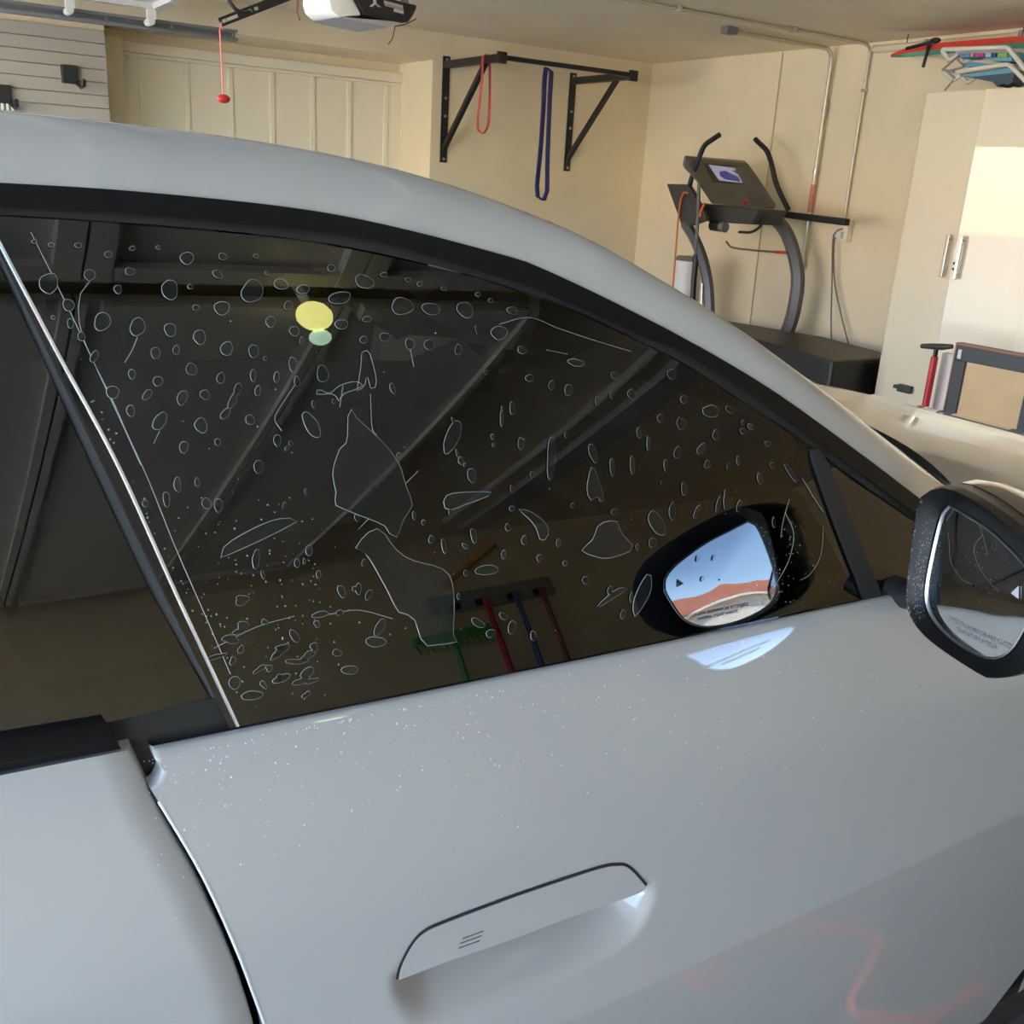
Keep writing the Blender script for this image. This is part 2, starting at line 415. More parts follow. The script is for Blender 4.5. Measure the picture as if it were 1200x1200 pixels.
eg = GD[::6, 0].copy()[3:]; eg[:, 0] -= .0006; eg[:, 1] += .0004  # thin bright tube painted in as the reflection along the rear hem
lab(MB().tube(eg, .0013, 6).build('door_edge_glint', mat('painted_edge_glint', (.80, .81, .82), .2, metal=.3), front_door, smooth=True), 'painted glint along the rear edge of the front door')
# flush handle flap
top_px = [(467, 1147), (470, 1133), (482, 1109), (497, 1092.5), (525, 1079.5), (610, 1048), (695, 1019.5), (722, 1014), (737, 1017.5), (756.5, 1038.5)]
bot_px = [(467, 1147), (525, 1125), (582, 1106), (667, 1074), (737.5, 1050), (752, 1044), (756.5, 1038.5)]
tp = smooth_poly(hits(top_px, low), 64)
bp_ = lin_poly(hits(bot_px, low), 64)
# match both edges at equal x so that the flap is a clean strip
xs_ = np.linspace(tp[0, 0], tp[-1, 0], 64)
bz = np.interp(tp[:, 0], bp_[:, 0], bp_[:, 2]); B_ = tp.copy(); B_[:, 2] = np.minimum(bz, tp[:, 2])
FL = patch(tp, B_, 9, low, -.0015)
under = FL[-1].copy(); under[:, 1] += .012; under[:, 2] += .004
upper = FL[0].copy(); upper[:, 1] += .006
handle = MB().grid(np.concatenate([upper[None], FL, under[None]])).build('door_handle', M_paint, front_door, smooth=True, auto=45)
lab(handle, 'flush grey door handle flap')
gp = smooth_poly(hits(top_px, low), 70); gi = gp.copy(); go = gp.copy()
nrm2 = np.gradient(gp, axis=0); nx_, nz_ = -nrm2[:, 2], nrm2[:, 0]; ln = np.hypot(nx_, nz_)+1e-9
go[:, 0] += nx_/ln*.0030; go[:, 2] += nz_/ln*.0030
MB().grid(patch(gi, go, 2, low, -.0006)).build('handle_gap_shade', M_rubber, front_door)  # black strip laid on the skin as the shade in the gap
mk = MB()
for k, (a, b) in enumerate((((542, 1099.7), (566.5, 1090.7)), ((539.3, 1105.4), (564, 1096.4)), ((537.3, 1111), (562, 1102)))):
    A = hit(*a, low, -.0015); B = hit(*b, low, -.0015)
    mk.tube([A+[0, -.0004, 0], B+[0, -.0004, 0]], .0005, 6)
mk.build('touch_mark', mat('touch_mark_grey', (.10, .10, .10), .4), front_door)

# ---- rear door, rear belt moulding
def rgrid(xl, nx, nz, ztop, zbot):
    G = np.zeros((nz, nx, 3)); u = np.linspace(0, 1, nx)
    for j, v in enumerate(np.linspace(0, 1, nz)**1.2):
        x = xl+u*.9
        for _ in range(3):
            z = (zb(x)+ztop)*(1-v)+zbot*v; x = xl*(1-u)+xedge(gapR, z)*u
        G[j, :, 0] = x; G[j, :, 2] = z; G[j, :, 1] = low(x, z)
    e = G[:, -1:].copy(); e[..., 0] += .003; e[..., 1] += .004; e2_ = e.copy(); e2_[..., 1] += .03; e2_[..., 0] += .004
    G = np.concatenate([G, e, e2_], axis=1); t = G[:1].copy(); t[..., 1] += .02
    return np.concatenate([t, G])
rear_door = MB().grid(rgrid(-.82, 40, 60, .004, .190)).build('rear_door', M_paint, car, smooth=True, auto=60)
lab(rear_door, 'grey rear door behind the front door')
# belt moulding of the rear door (black)
mt = hits([(0, 857), (119, 838)], up); mb = hits([(0, 902), (141, 875.5)], low)
nm = 30
mtx = np.vstack([[-.80, 0, zb(-.80)+.012], mt]); mbx = np.vstack([[-.80, 0, zb(-.8)-.016], mb])
mtx = lin_poly(mtx, nm); mbx = lin_poly(mbx, nm)
def side_smooth(x, z): return np.minimum(up(x, np.maximum(z, zb(x))), low(x, np.minimum(z, zb(x))))
mG = []
for t in np.linspace(0, 1, 7):
    q = mtx*(1-t)+mbx*t; yy = up(mtx[:, 0], mtx[:, 2])*(1-t)+low(mbx[:, 0], mbx[:, 2])*t
    q[:, 1] = yy-.010*math.sin(math.pi*t)-.003; mG.append(q)
mG = np.array(mG); tpr = mG[0].copy(); tpr[:, 1] += .012; btr = mG[-1].copy(); btr[:, 1] += .012
mG = np.concatenate([tpr[None], mG, btr[None]]); endc = mG[:, -1:].copy(); endc[..., 1] += .02
lab(MB().grid(np.concatenate([mG, endc], 1)).build('belt_moulding', MATS['roof_trim_black'], car, smooth=True, auto=50), 'gloss black strip under the rear window')

# ---- side glass
gl_rear = hits([(-17, 252), (0, 286), (68, 415), (136, 541), (205, 693), (277, 848)], up)        # rear edge of the front glass
gl_bot_p = [(277, 851), (500, 808), (750, 757), (900, 729), (1012, 709)]
fr_top = smooth_poly(hits([(-17, 252), (0, 253), (140, 262), (300, 276), (400, 290), (500, 311), (560, 327), (660, 360), (750, 402), (800, 427), (870, 472), (935, 514), (950, 525)], up), 60)
def glasspatch(top, bot, nv, off):
    return patch(top, bot, nv, up, off)
bot3 = smooth_poly(hits(gl_bot_p, up), 60); bot3[:, 2] -= .02
# skewed grid: rear edge goes from the top rear corner to the bottom rear corner
GF = glasspatch(fr_top, bot3, 30, -.004)
front_window = MB().grid(GF).build('front_window', M_glass, car, smooth=True)
lab(front_window, 'dark tinted front side glass covered in film bubbles')
# the thick ground edge of that pane catches the light
ge = smooth_poly(gl_rear, 40); ge[:, 1] = up(ge[:, 0], ge[:, 2])-.0045
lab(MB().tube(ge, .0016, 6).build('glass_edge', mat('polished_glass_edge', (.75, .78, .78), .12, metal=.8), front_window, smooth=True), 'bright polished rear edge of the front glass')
# quarter glass and divider
qa = lin_poly(hits([(963, 539), (1092, 626)], up), 14); qb = lin_poly(hits([(1027, 700), (1092, 688)], up), 14)
MB().grid(patch(qa, qb, 10, up, -.001)).build('quarter_window', M_glass, car, smooth=True)
dl = smooth_poly(hits([(951, 523), (946, 533), (966, 592), (990, 655), (1012, 708)], up), 24)
dr = smooth_poly(hits([(953, 523), (964, 541), (985, 592), (1007, 645), (1028, 697)], up), 24)
lab(MB().grid(ribbon(dl, dr, -.009, -.009, 5)).build('window_divider', M_greytrim, car, smooth=True, auto=45), 'dark grey bar between front glass and quarter glass')

# ---- B pillar trim, rear glass
def rear_edge(pts): return smooth_poly(hits(pts, up), 40)
b0 = rear_edge([(-17, 256), (0, 290), (136, 546), (205, 697), (276, 846)])
b1 = rear_edge([(-22, 262), (0, 300), (121, 548), (190, 693), (254, 820)])
b2_ = rear_edge([(-27, 268), (0, 313), (113, 560), (180, 700), (246, 818)])
lab(MB().grid(ribbon(b1, b0, -.002, -.002, 4)).build('pillar_trim', M_greytrim, car, smooth=True, auto=45), 'dark grey strip along the door pillar')
MB().grid(ribbon(b2_, b1, .004, .002, 3)).build('pillar_seal', M_rubber, car, smooth=True, auto=45)
# lower pillar panel below the rear glass corner
pp = MB(); ptop = lin_poly(hits([(118, 845), (185, 833), (254, 819), (277, 838)], up), 16); pbot = lin_poly(hits([(142, 880), (165, 896), (200, 878), (284, 858)], up), 16)
pbot[:, 2] -= .01
pp.grid(patch(ptop, pbot, 6, up, .003)); lab(pp.build('pillar_panel', M_greytrim, car, smooth=True), 'dark grey panel below the rear glass corner')
# rear glass, carried back along the car
rt = np.vstack([U1bx[U1bx[:, 0] < hit(-27, 268, up)[0]]])
xr_, zr_ = b2_[:, 0], b2_[:, 2]
nrow = 26; RG = []
for t in np.linspace(0, 1, nrow):
    z_e = zr_[0]*(1-t)+zr_[-1]*t; x_e = np.interp(z_e, zr_[::-1], xr_[::-1])
    xx = np.linspace(-.86, x_e, 30); zt_ = np.interp(xx, U1bx[:, 0], U1bx[:, 2])-.004; zl = zb(xx)+.006
    z = zt_*(1-t)+zl*t
    # keep the right end on the pillar edge
    z += (z_e-z[-1])*np.linspace(0, 1, 30)**4
    RG.append(np.stack([xx, up(xx, z)+.001, z], 1))
rear_window = MB().grid(np.array(RG)).build('rear_window', M_glass, car, smooth=True)
lab(rear_window, 'dark tinted rear side glass')

# ---- fender, hood, quarter panel, far side, sill, wheels
def sidepanel(xa, xb_, za, zb_, nx=24, nz=30, f=low, topoff=-.0005):
    G = np.zeros((nz, nx, 3))
    for j, v in enumerate(np.linspace(0, 1, nz)):
        x = np.linspace(xa, xb_, nx); zt_ = np.minimum(zb(x)+topoff, za) if za else zb(x)+topoff
        z = zt_*(1-v)+zb_*v; G[j, :, 0] = x; G[j, :, 2] = z; G[j, :, 1] = f(x, z)
    return G
# hood: crowned sheet, dropping to the nose
hxs = np.array([1.28, 1.40, 1.60, 1.90, 2.20, 2.45, 2.62, 2.72, 2.76]); hzs = np.array([1.098, 1.092, 1.076, 1.046, 1.004, .952, .880, .78, .66])
hw = np.array([.66, .72, .75, .76, .75, .73, .70, .66, .62])
hx = np.linspace(1.28, 2.76, 44)
def sm(xq, xp, yp):
    c = smooth_poly(np.stack([xp, yp], 1), 300); return np.interp(xq, c[:, 0], c[:, 1])
hz = sm(hx, hxs, hzs); hwid = sm(hx, hxs, hw)
HG = []
for v in np.linspace(-1, 1, 33):
    y = YC+hwid*v
    xr0 = 1.465+.22*(1-v*v)                                # rear edge bows forward round the windscreen
    xx = xr0+(hx-1.28)/(2.76-1.28)*(2.76-xr0)
    z = sm(xx, hxs, hzs)-.030*v*v-.030*abs(v)**6
    HG.append(np.stack([xx, y, z], 1))
HG = np.array(HG)
lab(MB().grid(HG).build('hood', M_paint, car, smooth=True), 'glossy grey hood mirroring the cabinets')
# fender: from hood side down to the wheel arch
FG = []
fx = np.linspace(XF+.006, 2.72, 44); fx_h = np.linspace(1.30, 2.74, 44)
HE = np.vstack([U3[-1:], HG[0]]); fx_h = np.linspace(HE[0, 0], 2.74, 44); fx = np.linspace(XF+.006, 2.72, 44)
hy = np.interp(fx_h, HE[:, 0], HE[:, 1]); hzz = np.interp(fx_h, HE[:, 0], HE[:, 2])
for v in np.linspace(0, 1, 26):
    t = min(v/.3, 1); s_ = max((v-.3)/.7, 0)
    xx = fx_h*(1-t)+fx*t
    zsh = hzz-.06
    ys = low(fx, np.minimum(zsh, .98)); 
    if v <= .3:
        z = hzz*(1-t)+zsh*t-.0; y = hy*(1-t)+ys*t-.012*math.sin(math.pi*t)
    else:
        z = zsh*(1-s_)+.20*s_; y = low(fx, z)+.03*np.clip((fx-2.3)/.4, 0, 1)**2*3
    FG.append(np.stack([xx, y, z], 1))
FG = np.array(FG)
# wheel opening
wc = np.array([1.93, .36]); wr_ = .385
inside = (FG[..., 0]-wc[0])**2+(FG[..., 2]-wc[1])**2 < wr_**2
edge_ = np.zeros_like(inside)
for di in (-1, 0, 1):
    for dj in (-1, 0, 1):
        edge_ |= np.roll(np.roll(~inside, di, 0), dj, 1)
snap = inside & edge_
dxw, dzw = FG[..., 0]-wc[0], FG[..., 2]-wc[1]; rad = np.hypot(dxw, dzw)+1e-9
FG[..., 0] = np.where(snap, wc[0]+dxw/rad*wr_, FG[..., 0]); FG[..., 2] = np.where(snap, wc[1]+dzw/rad*wr_, FG[..., 2])
FG[..., 1] = np.where(snap, low(FG[..., 0], FG[..., 2])+.03*np.clip((FG[..., 0]-2.3)/.4, 0, 1)**2*3, FG[..., 1])
me_b = MB(); n0, n1 = FG.shape[:2]
me_b.v = [tuple(p) for p in FG.reshape(-1, 3)]
me_b.f = [(i*n1+j, i*n1+j+1, (i+1)*n1+j+1, (i+1)*n1+j) for i in range(n0-1) for j in range(n1-1) if not (inside[i, j] and inside[i+1, j+1] and inside[i, j+1] and inside[i+1, j])]
me_b.build('front_fender', M_paint, car, smooth=True)
me_b2 = MB(); me_b2.v = [(p[0], 2*YC-p[1], p[2]) for p in FG.reshape(-1, 3)]; me_b2.f = list(me_b.f); me_b2.build('front_fender', M_paint, car, smooth=True)
# corner of the fender between mirror foot, screen pillar and door top
cA = np.stack([np.linspace(1.20, XF, 8), y0(np.linspace(1.20, XF, 8))+.004, zb(np.linspace(1.20, XF, 8))+.001], 1); cB = lin_poly(FG[:9, 0], 8)
Gc = np.array([cA*(1-t)+cB*t for t in np.linspace(0, 1, 5)])
for sgn in (0, 1): MB().grid(mirrored(Gc) if sgn else Gc).build('fender_corner', M_paint, car, smooth=True)
# nose
ng = []
for v in np.linspace(-1, 1, 21):
    ng.append([(2.765-.12*v*v, YC+.72*v, z) for z in np.linspace(.70, .22, 8)])
MB().grid(ng).build('front_bumper', M_paint, car, smooth=True)
# cowl between hood and windscreen
wsb = np.array(Gw)[:, -1]; wsb = lin_poly(wsb, 33); hre = HG[:, 0]
cw = []
for t in np.linspace(0, 1, 6):
    q = wsb*(1-t)+hre*t; q[:, 2] -= .03*math.sin(math.pi*t)+.012*t; cw.append(q)
MB().grid(cw).build('cowl', M_satin, car, smooth=True)
# quarter panel, boot and far side
qp = sidepanel(-2.25, -.83, None, .26); MB().grid(qp).build('quarter_panel', M_paint, car, smooth=True)
fs_ = sidepanel(-2.25, 1.50, None, .235, 60, 30); MB().grid(mirrored(fs_)).build('far_side_panel', M_paint, car, smooth=True)
fg_t = U1x[(U1x[:, 0] > -1.5) & (U1x[:, 0] < 1.1)]; fg_b = fg_t.copy(); fg_b[:, 2] = zb(fg_b[:, 0])
MB().grid(mirrored(patch(fg_t, fg_b, 12, up, 0))).build('far_side_glass', M_glass, car, smooth=True)
MB().grid(mirrored(ribbon(U1x, U2x, 0, 0))).build('far_roof_trim', M_gloss, car, smooth=True)
tk = []
ztk = np.interp(np.linspace(-2.3, -1.6, 12), [-2.3, -2.2, -1.6], [.92, 1.05, 1.10])
for v in np.linspace(-1, 1, 17): tk.append(np.stack([np.linspace(-2.3, -1.6, 12), np.full(12, YC+.84*v), ztk-.03*v*v], 1))
MB().grid(tk).build('boot_lid', M_paint, car, smooth=True)
rw = []
for v in np.linspace(-1, 1, 13): rw.append([(-1.62-.02*v*v, YC+.70*v, 1.08), (-1.3, YC+.64*v, 1.28), (-1.0, YC+.58*v, 1.41-.01*v*v)])
MB().grid(rw).build('rear_screen', M_glass, car, smooth=True)
rb = []
for v in np.linspace(-1, 1, 13): rb.append([(-2.30+.10*v*v, YC+.86*v, z) for z in (1.0, .8, .5, .25)])
MB().grid(rb).build('rear_bumper', M_paint, car, smooth=True)
sl = MB(); sl.box((-.9, .672, .11), (1.62, .76, .186)).build('sill', M_satin, car, bevel=.01)
MB().box((-2.1, .78, .14), (2.6, 2*YC-.78, .22)).build('underbody', M_rubber, car)
MB().box((-1.5, .86, .23), (1.35, 2*YC-.86, .62)).build('cabin_floor', M_rubber, car)
dash = MB(); dash.box((1.02, .90, .70), (1.45, 2*YC-.90, .96)); dash.build('dashboard', M_satin, car, bevel=.03)
for yy in (1.18, 1.94):
    s = MB(); s.box((.05, yy-.25, .60), (.55, yy+.25, .74)); s.prism([(.02, yy-.24, .70), (.16, yy-.24, .72), (-.06, yy-.22, 1.22), (-.16, yy-.22, 1.20)], (0, .46, 0)); s.box((-.16, yy-.13, 1.24), (-.06, yy+.13, 1.38))
    s.build('seat', M_satin, car, bevel=.03, smooth=True)
def wheel(cx, cyy, sgn):
    R_, wd = .36, .24
    prof = [(.22, 0), (.225, .02), (.30, .012), (.345, .03), (.36, .07), (.36, wd-.07), (.345, wd-.03), (.30, wd-.012), (.22, wd)]
    G = [[(cx+r*math.cos(a), cyy+sgn*dy, .36+r*math.sin(a)) for a in np.linspace(0, 2*math.pi, 41)] for r, dy in prof]
    tr = MB().grid(G).build('tire', M_rubber, car, smooth=True)
    rm = MB()
    for k in range(10):
        a = 2*math.pi*k/10
        for da in (-.09, .09):
            p = (cx+.04*math.cos(a), cyy+sgn*.03, .36+.04*math.sin(a)); q = (cx+.22*math.cos(a+da), cyy+sgn*.015, .36+.22*math.sin(a+da))
            rm.tube([p, q], .014, 6)
    rm.tube([(cx, cyy+sgn*.02, .36), (cx, cyy+sgn*.06, .36)], .06, 16)
    rm.build('rim', M_grey, tr, smooth=True)
for cx in (1.93, -1.03):
    wheel(cx, .655, 1); wheel(cx, 2*YC-.655, -1)

# ---- side mirror
mir = MB()
Pin = hit(1088, 690, low); dpin = pray(1088, 690); Pin = CAM+dpin*(.618/dpin[1])
MN = np.array([-.935, .352, .045]); MN /= np.linalg.norm(MN)
def onM(px, py, off=0.0):
    d = pray(px, py); q = Pin+MN*off; t = ((q-CAM)@MN)/(d@MN); return CAM+d*t
rim_px = [(1076.6, 585.5), (1086, 576), (1107, 571.5), (1125, 578), (1150, 592), (1182, 616), (1212, 644), (1230, 680), (1234, 715), (1226, 752), (1212, 778), (1190, 792), (1160.6, 795), (1146.6, 789.5), (1100, 759), (1076.6, 738), (1065, 719.6), (1061.5, 701), (1065, 661), (1071, 617)]
glass_px = [(1113, 592.5), (1104.6, 603), (1094, 645), (1086, 689), (1088, 712.6), (1100, 733.5), (1123, 754.5), (1151, 769.7), (1170, 771), (1186, 762), (1200, 740), (1213, 710), (1212, 682), (1194, 654), (1160.6, 621.6), (1132.6, 604)]
def resamp_closed(pts, n):
    q = smooth_poly(pts, n, closed=True); c = q.mean(0); a = np.arctan2(q[:, 1]-c[1], q[:, 0]-c[0])
    # resample by angle from a common centre so that loops match
    o = np.argsort(a); aa = np.concatenate([a[o]-2*math.pi, a[o], a[o]+2*math.pi]); qq = np.concatenate([q[o]]*3)
    t = np.linspace(-math.pi, math.pi, n, endpoint=False)
    return np.stack([np.interp(t, aa, qq[:, 0]), np.interp(t, aa, qq[:, 1])], 1)
NM = 56
rimL = resamp_closed(rim_px, NM); glL = resamp_closed(glass_px, NM)
P_rim = np.array([onM(a, b, .018) for a, b in rimL]); P_gl = np.array([onM(a, b, 0) for a, b in glL])
P_in = P_gl+(P_rim-MN*.018-P_gl)*.10+MN*.003
P_lip = P_in+(P_rim-P_in)*.80+MN*.002
AXV = np.array([.97, -.02, .06]); cen = P_rim.mean(0)
def ring(s_, d_): return cen+(P_rim-cen)*s_+AXV*d_
side_mirror = bpy.data.objects.new('side_mirror', None); col.objects.link(side_mirror); side_mirror.parent = car
side_mirror['_o'] = tuple(car['_o']); side_mirror['label'] = 'black door mirror with convex glass'
close = lambda P: np.vstack([P, P[:1]])
hs = [P_in, P_lip, P_rim, ring(1.02, .012), ring(1.0, .035)]
MB().grid([close(p) for p in hs]).build('mirror_bezel', mat('wet_satin_black', (.006, .006, .006), .14, spec=.30, bump=.4, bscale=900), side_mirror, smooth=True, auto=60)
hs2 = [ring(1.005, .034), ring(1.0, .06), ring(.93, .09), ring(.78, .115), ring(.50, .132), ring(.05, .138)]
lab(MB().grid([close(p) for p in hs2]).build('mirror_cap', M_gloss, side_mirror, smooth=True, auto=70), 'gloss black mirror cap')
mg = MB(); cg = P_gl.mean(0); loops = []
for s_ in (1, .75, .5, .25, .02):
    loops.append(close(cg+(P_gl-cg)*s_+MN*.0028*(1-s_*s_)))
mglass = mg.grid(loops).build('mirror_glass', M_mirror, side_mirror, smooth=True, auto=80)
lab(mglass, 'convex mirror glass reflecting the wet door')
rimr = MB(); rimr.tube(close(P_gl+MN*.001), .0013, 6, cap=False).build('mirror_edge', M_metal, side_mirror, smooth=True)
# foot and arm
ft = hits([(1040, 700), (1050, 672), (1062, 655), (1068, 690), (1062, 716), (1048, 712)], up)
arm = MB()
fa = hit(1046, 692, up); fb_ = onM(1070, 690, -.03)
arm.tube([fa+[0, .02, 0], fa+[.005, -.02, 0], .5*(fa+fb_)+[.02, -.01, -.005], fb_+[.04, 0, 0]], [.026, .024, .022, .024], 12, flat=(1, .75))
arm.build('mirror_foot', M_satin, side_mirror, smooth=True)
# etched wording and warning triangle on the mirror glass
def text_mesh(body, size):
    cu = bpy.data.curves.new('t', 'FONT'); cu.body = body; cu.size = size; cu.align_x = 'CENTER'; cu.align_y = 'CENTER'
    ob = bpy.data.objects.new('t', cu); col.objects.link(ob)
    dg = bpy.context.evaluated_depsgraph_get(); me = bpy.data.meshes.new_from_object(ob.evaluated_get(dg))
    bpy.data.objects.remove(ob); bpy.data.curves.remove(cu)
    return [tuple(v.co) for v in me.vertices], [tuple(p.vertices) for p in me.polygons], me
def text_on(mb, body, size, c, ex, ey, n, lift):
    vs, fs, me = text_mesh(body, size); ex, ey, n, c = [np.array(q, float) for q in (ex, ey, n, c)]
    mb.add([c+ex*v[0]+ey*v[1]+n*lift for v in vs], fs); bpy.data.meshes.remove(me)
# in-plane axes: text runs from the inner (left in view) to the outer side
mx_ = onM(1185, 752)-onM(1120, 722); mx_ /= np.linalg.norm(mx_); my_ = np.cross(MN, mx_); my_ = my_ if my_[2] > 0 else -my_
tm = MB()
text_on(tm, 'OBJECTS IN MIRROR ARE CLOSER', .0068, onM(1148, 741), mx_, my_, MN, .0026)
text_on(tm, 'THAN THEY APPEAR', .0068, onM(1144, 748), mx_, my_, MN, .0025)
tm.build('mirror_wording', mat('etched_grey', (.16, .17, .18), .5), side_mirror)
tr_ = MB(); a_, b_, c_ = onM(1194, 686.5, .0024), onM(1194, 702, .0024), onM(1185, 695, .0024)
tr_.prism([a_, b_, c_], MN*.0004).build('warning_triangle', mat('etched_pale', (.45, .45, .45), .5), side_mirror)

# ------------------------------------------------------------------ film bubbles on the front window
def gpt(px, py, off=-.0053): return hit(px, py, up, off)
def g2(px, py, w_, off):
    """point on the glass for pixel-plane outline data"""
    return hit(px, py, up, off)
OUT = []   # closed outlines (pixel polylines) of bubbles: (points, rim width mm, fill)
def ell(cx, cy_, rx, ry, ang=0, n=14, wob=.08):
    a0 = math.radians(ang); ph = random.random()*6; pts = []
    for k in range(n):
        a = 2*math.pi*k/n; m_ = 1+wob*math.sin(2*a+ph)+wob*.6*math.sin(3*a+2*ph)+random.uniform(-.05, .05)
        x, y = rx*math.cos(a)*m_, ry*math.sin(a)*m_
        pts.append((cx+x*math.cos(a0)-y*math.sin(a0), cy_+x*math.sin(a0)+y*math.cos(a0)))
    return pts
BUB = [(57,332,10,12.5,0),(105,322,6,6.5,0),(120,377,9.5,10,0),(161,383,8.5,10,0),(199,339.5,9.5,10.5,0),(219,302.6,7,7.5,0),(295.5,341,12,13,0),(260,361,8,8,0),
(265.5,408.5,6.5,8.5,0),(234,395,7,8,0),(199.5,386.6,7,7,0),(182.4,413.6,5.5,6,0),(224.4,432.5,6,7,0),(213.6,466,5.5,8,25),(235.5,498.5,7,8,0),(187.5,493.4,6.5,11,25),
(132,459.5,6.5,7.5,0),(80.4,357.5,6,7,0),(82.5,379,3.5,5,0),(138,339,4.5,4.5,0),(152.4,318,5,4.5,0),(127,298.4,4,4,0),(255,321.5,6,4,30),(261,300.5,4.5,4,0),(91.5,287.6,3.5,3,0),
(95.4,394.4,4,5,0),(110.4,417.5,4,6.5,25),(154.5,438.5,4,5,0),(185,446.6,5,6,20),(172.5,462.5,3.5,7,40),(153,481.4,4.5,6,0),(258.6,443,4.2,6,20),(278.4,456.5,4,7,15),(272.4,470,4,9,20),
(264,485,4,7,30),(240,462.5,5.5,5,0),(293,492,5,5.5,0),(215.4,524,4.5,7,10),(206.4,410,3.5,5,0),(229.5,360.5,4,3,0),(255,518,3,4,0),(297,411.5,5,8,0),(296.4,440,3,6.5,0),
(329,333,8,5.5,0),(355,339,7,5,0),(338,358,5,5,0),(398,349,12,7,-8),(427,330,12,6.5,22),(471,359,13,9,15),(505,362,10,7,15),(545,363,10,8,15),(585,390,10,7,0),(400,380,7,5.5,0),
(430,374,5,3,0),(451,395,5.5,5,0),(426,398,4,4,0),(480,403,4.5,6.5,0),(503,404,6,5.5,0),(537,410,4,6,0),(388,314,4,4,0),(317,377,5,6.5,0),(345,388,6,5,0),(378,438,6,10,0),(343,427,4,9,0),
(348,447,3,6,0),(302,458,3,6,0),(324,442,3,6,0),(325,516,4.5,6,0),(303,547,6,7,0),(256,592,5,7,0),(208,568,4,8,0),(231,565,2.5,5,0),(530,512,7,22,22),(553,557,4.5,9,-8),(365,498,7,17,-25),
(460,455,3,6,-15),(646,536.5,5,24,2),(695,531,4,12,-15),(717.5,547,3,10,-4),(741,545,2.5,11,0),(749,507,3,6,0),(799,497,5.5,7,0),(839,510,4,6,-15),(833,482,9,7,20),(794,530,4,7,25),
(822,526,4,7,25),(829,544,3.5,5,30),(774,490,3.5,5,0),(787.5,438.5,5,6.5,-25),(801.5,468,4.5,4,0),(740,462,4,6,-25),(666,457,4.5,6,0),(646.5,451.5,3.5,5,0),(620.5,443,4.5,4,0),(612,410,5,4.5,0),
(801.5,573,3,8,0),(788,599,3.5,11,0),(770,613.5,8,15,-25),(765,636,5,5,0),(865,540,2,5,0),(891,561,3.5,7,-10),(927,554,3,12,-35),(866,593,2.5,7,10),(850,585.5,2,11,0),(842,591,2.6,9,15),
(817,599.5,2.5,9,25),(907,612,2,6,0),(614,633,3,5,10),(654.5,636,3,4,0),(686,680,4,4,0),(570.5,668,14,5,-8),(720,600,4,3,-30),(705,585,3,2,-20),(600,596,3,3,0),(632,654,3,4,20),
(590,650,2.5,5,0),(662,660,3,2.5,0),(540,540,3,4,0),(610,520,3,7,0),(600,478,2.5,8,0),(588,490,2,9,0),(700,470,3,5,0),(760,520,2,9,0),(780,545,2,7,0),(870,505,3,3,0),(855,480,5,3,30),
(880,500,5,2.5,25),(900,520,4,3,0),(905,545,3,3,0),(720,440,4,4,0),(675,425,9,4,10),(600,364,6,4,20),(560,345,3,2,0),(575,352,3,2,0),(520,338,3,2,0),(450,322,4,2.5,0),(478,328,3,2.5,0),
(492,333,3.5,2.5,0),(300,300,2.5,2.5,0),(312,320,2,2,0),(40,283,2.5,2,0),(60,287,3,2.5,0),(155,291,3,2.5,0),(185,290,2.5,2,0),(62,372,2,2,0),(223,336,3,2.5,0),(170,590,3,4,0),(195,585,4,8,-5),(242,590,5,6,0),
(300,655,4,11,10),(362,645,4,6,10),(348,660,3,5,0),(420,690,3,7,0),(400,693,3.5,8,-20),(432,697,3,7,25),(520,640,2.5,8,-10),(505,632,3,4,0),(555,628,3,9,-10),(595,618,3,4,0),
(545,640,4,2,40),(470,690,8,3,-10),(445,735,5,10,25),(440,752,11,6,0),(395,765,5,4,0),(360,788,8,5,-25),(410,785,9,5,0),(330,795,10,4,-20),(295,815,12,5,-10),(275,800,6,8,0),(345,745,4,8,-30),
(375,720,10,3,-15),(398,718,4,3,0),(560,730,8,4,30),(575,742,6,4,-20),(600,735,4,8,15),(590,722,6,3,30),(625,745,3,6,0),(740,700,2,6,0),(715,692,3,5,0),(730,720,3,5,0)]
for b in BUB: OUT.append((ell(*b), 1.0 if b[2] > 6 else .8, True))
for _ in range(60):   # small round ones scattered among the rest
    x, y = random.uniform(300, 900), random.uniform(350, 700)
    if y > 300+(x-300)*.33 and y < 790-(x-300)*.19: OUT.append((ell(x, y, random.uniform(1.2, 2.5), random.uniform(2, 5), random.uniform(-25, 25), 9), .6, True))
for _ in range(26):
    OUT.append((ell(random.gauss(320, 45), random.gauss(775, 28), random.uniform(3, 11), random.uniform(2, 5), random.uniform(-35, 5), 12, .25), .8, True))
OUT = [o for o in OUT if max(y-(850-(x-277)*.187) for x, y in o[0]) < -4 and min(x-(y-290)*.485 for x, y in o[0]) > 8]
for b in BUB:
    if b[2] > 5.5 and random.random() < .5: OUT.append((ell(b[0]+random.uniform(-1, 1), b[1]+random.uniform(-1, 1), b[2]*.62, b[3]*.62, b[4], 12, .12), .45, False))
OUT.append(([(412,480),(418,490),(447,517),(467,543),(475,568),(483,592),(473,608),(465,629),(458,627),(451,616),(443,612),(392,591),(395,582),(390,553),(400,523),(407,517),(408,487)], 1.1, True))
OUT.append(([(417,642),(436,621),(449,624),(462,642),(481,656),(519,667),(530,684.5),(532,715),(531,748),(535,752),(515,755),(496.5,754),(484,722.5),(468,718),(452,688),(430,650)], 1.2, True))
OUT.append(([(259,653),(265,638.6),(297,619.6),(325.5,608.5),(349,609),(335,618),(310,630.7),(272,648)], 1.2, True))
OUT.append(([(682,645),(695,632),(702,615),(722,611),(728,625),(742,641),(733,648),(712,654),(698,652)], 1.2, True))
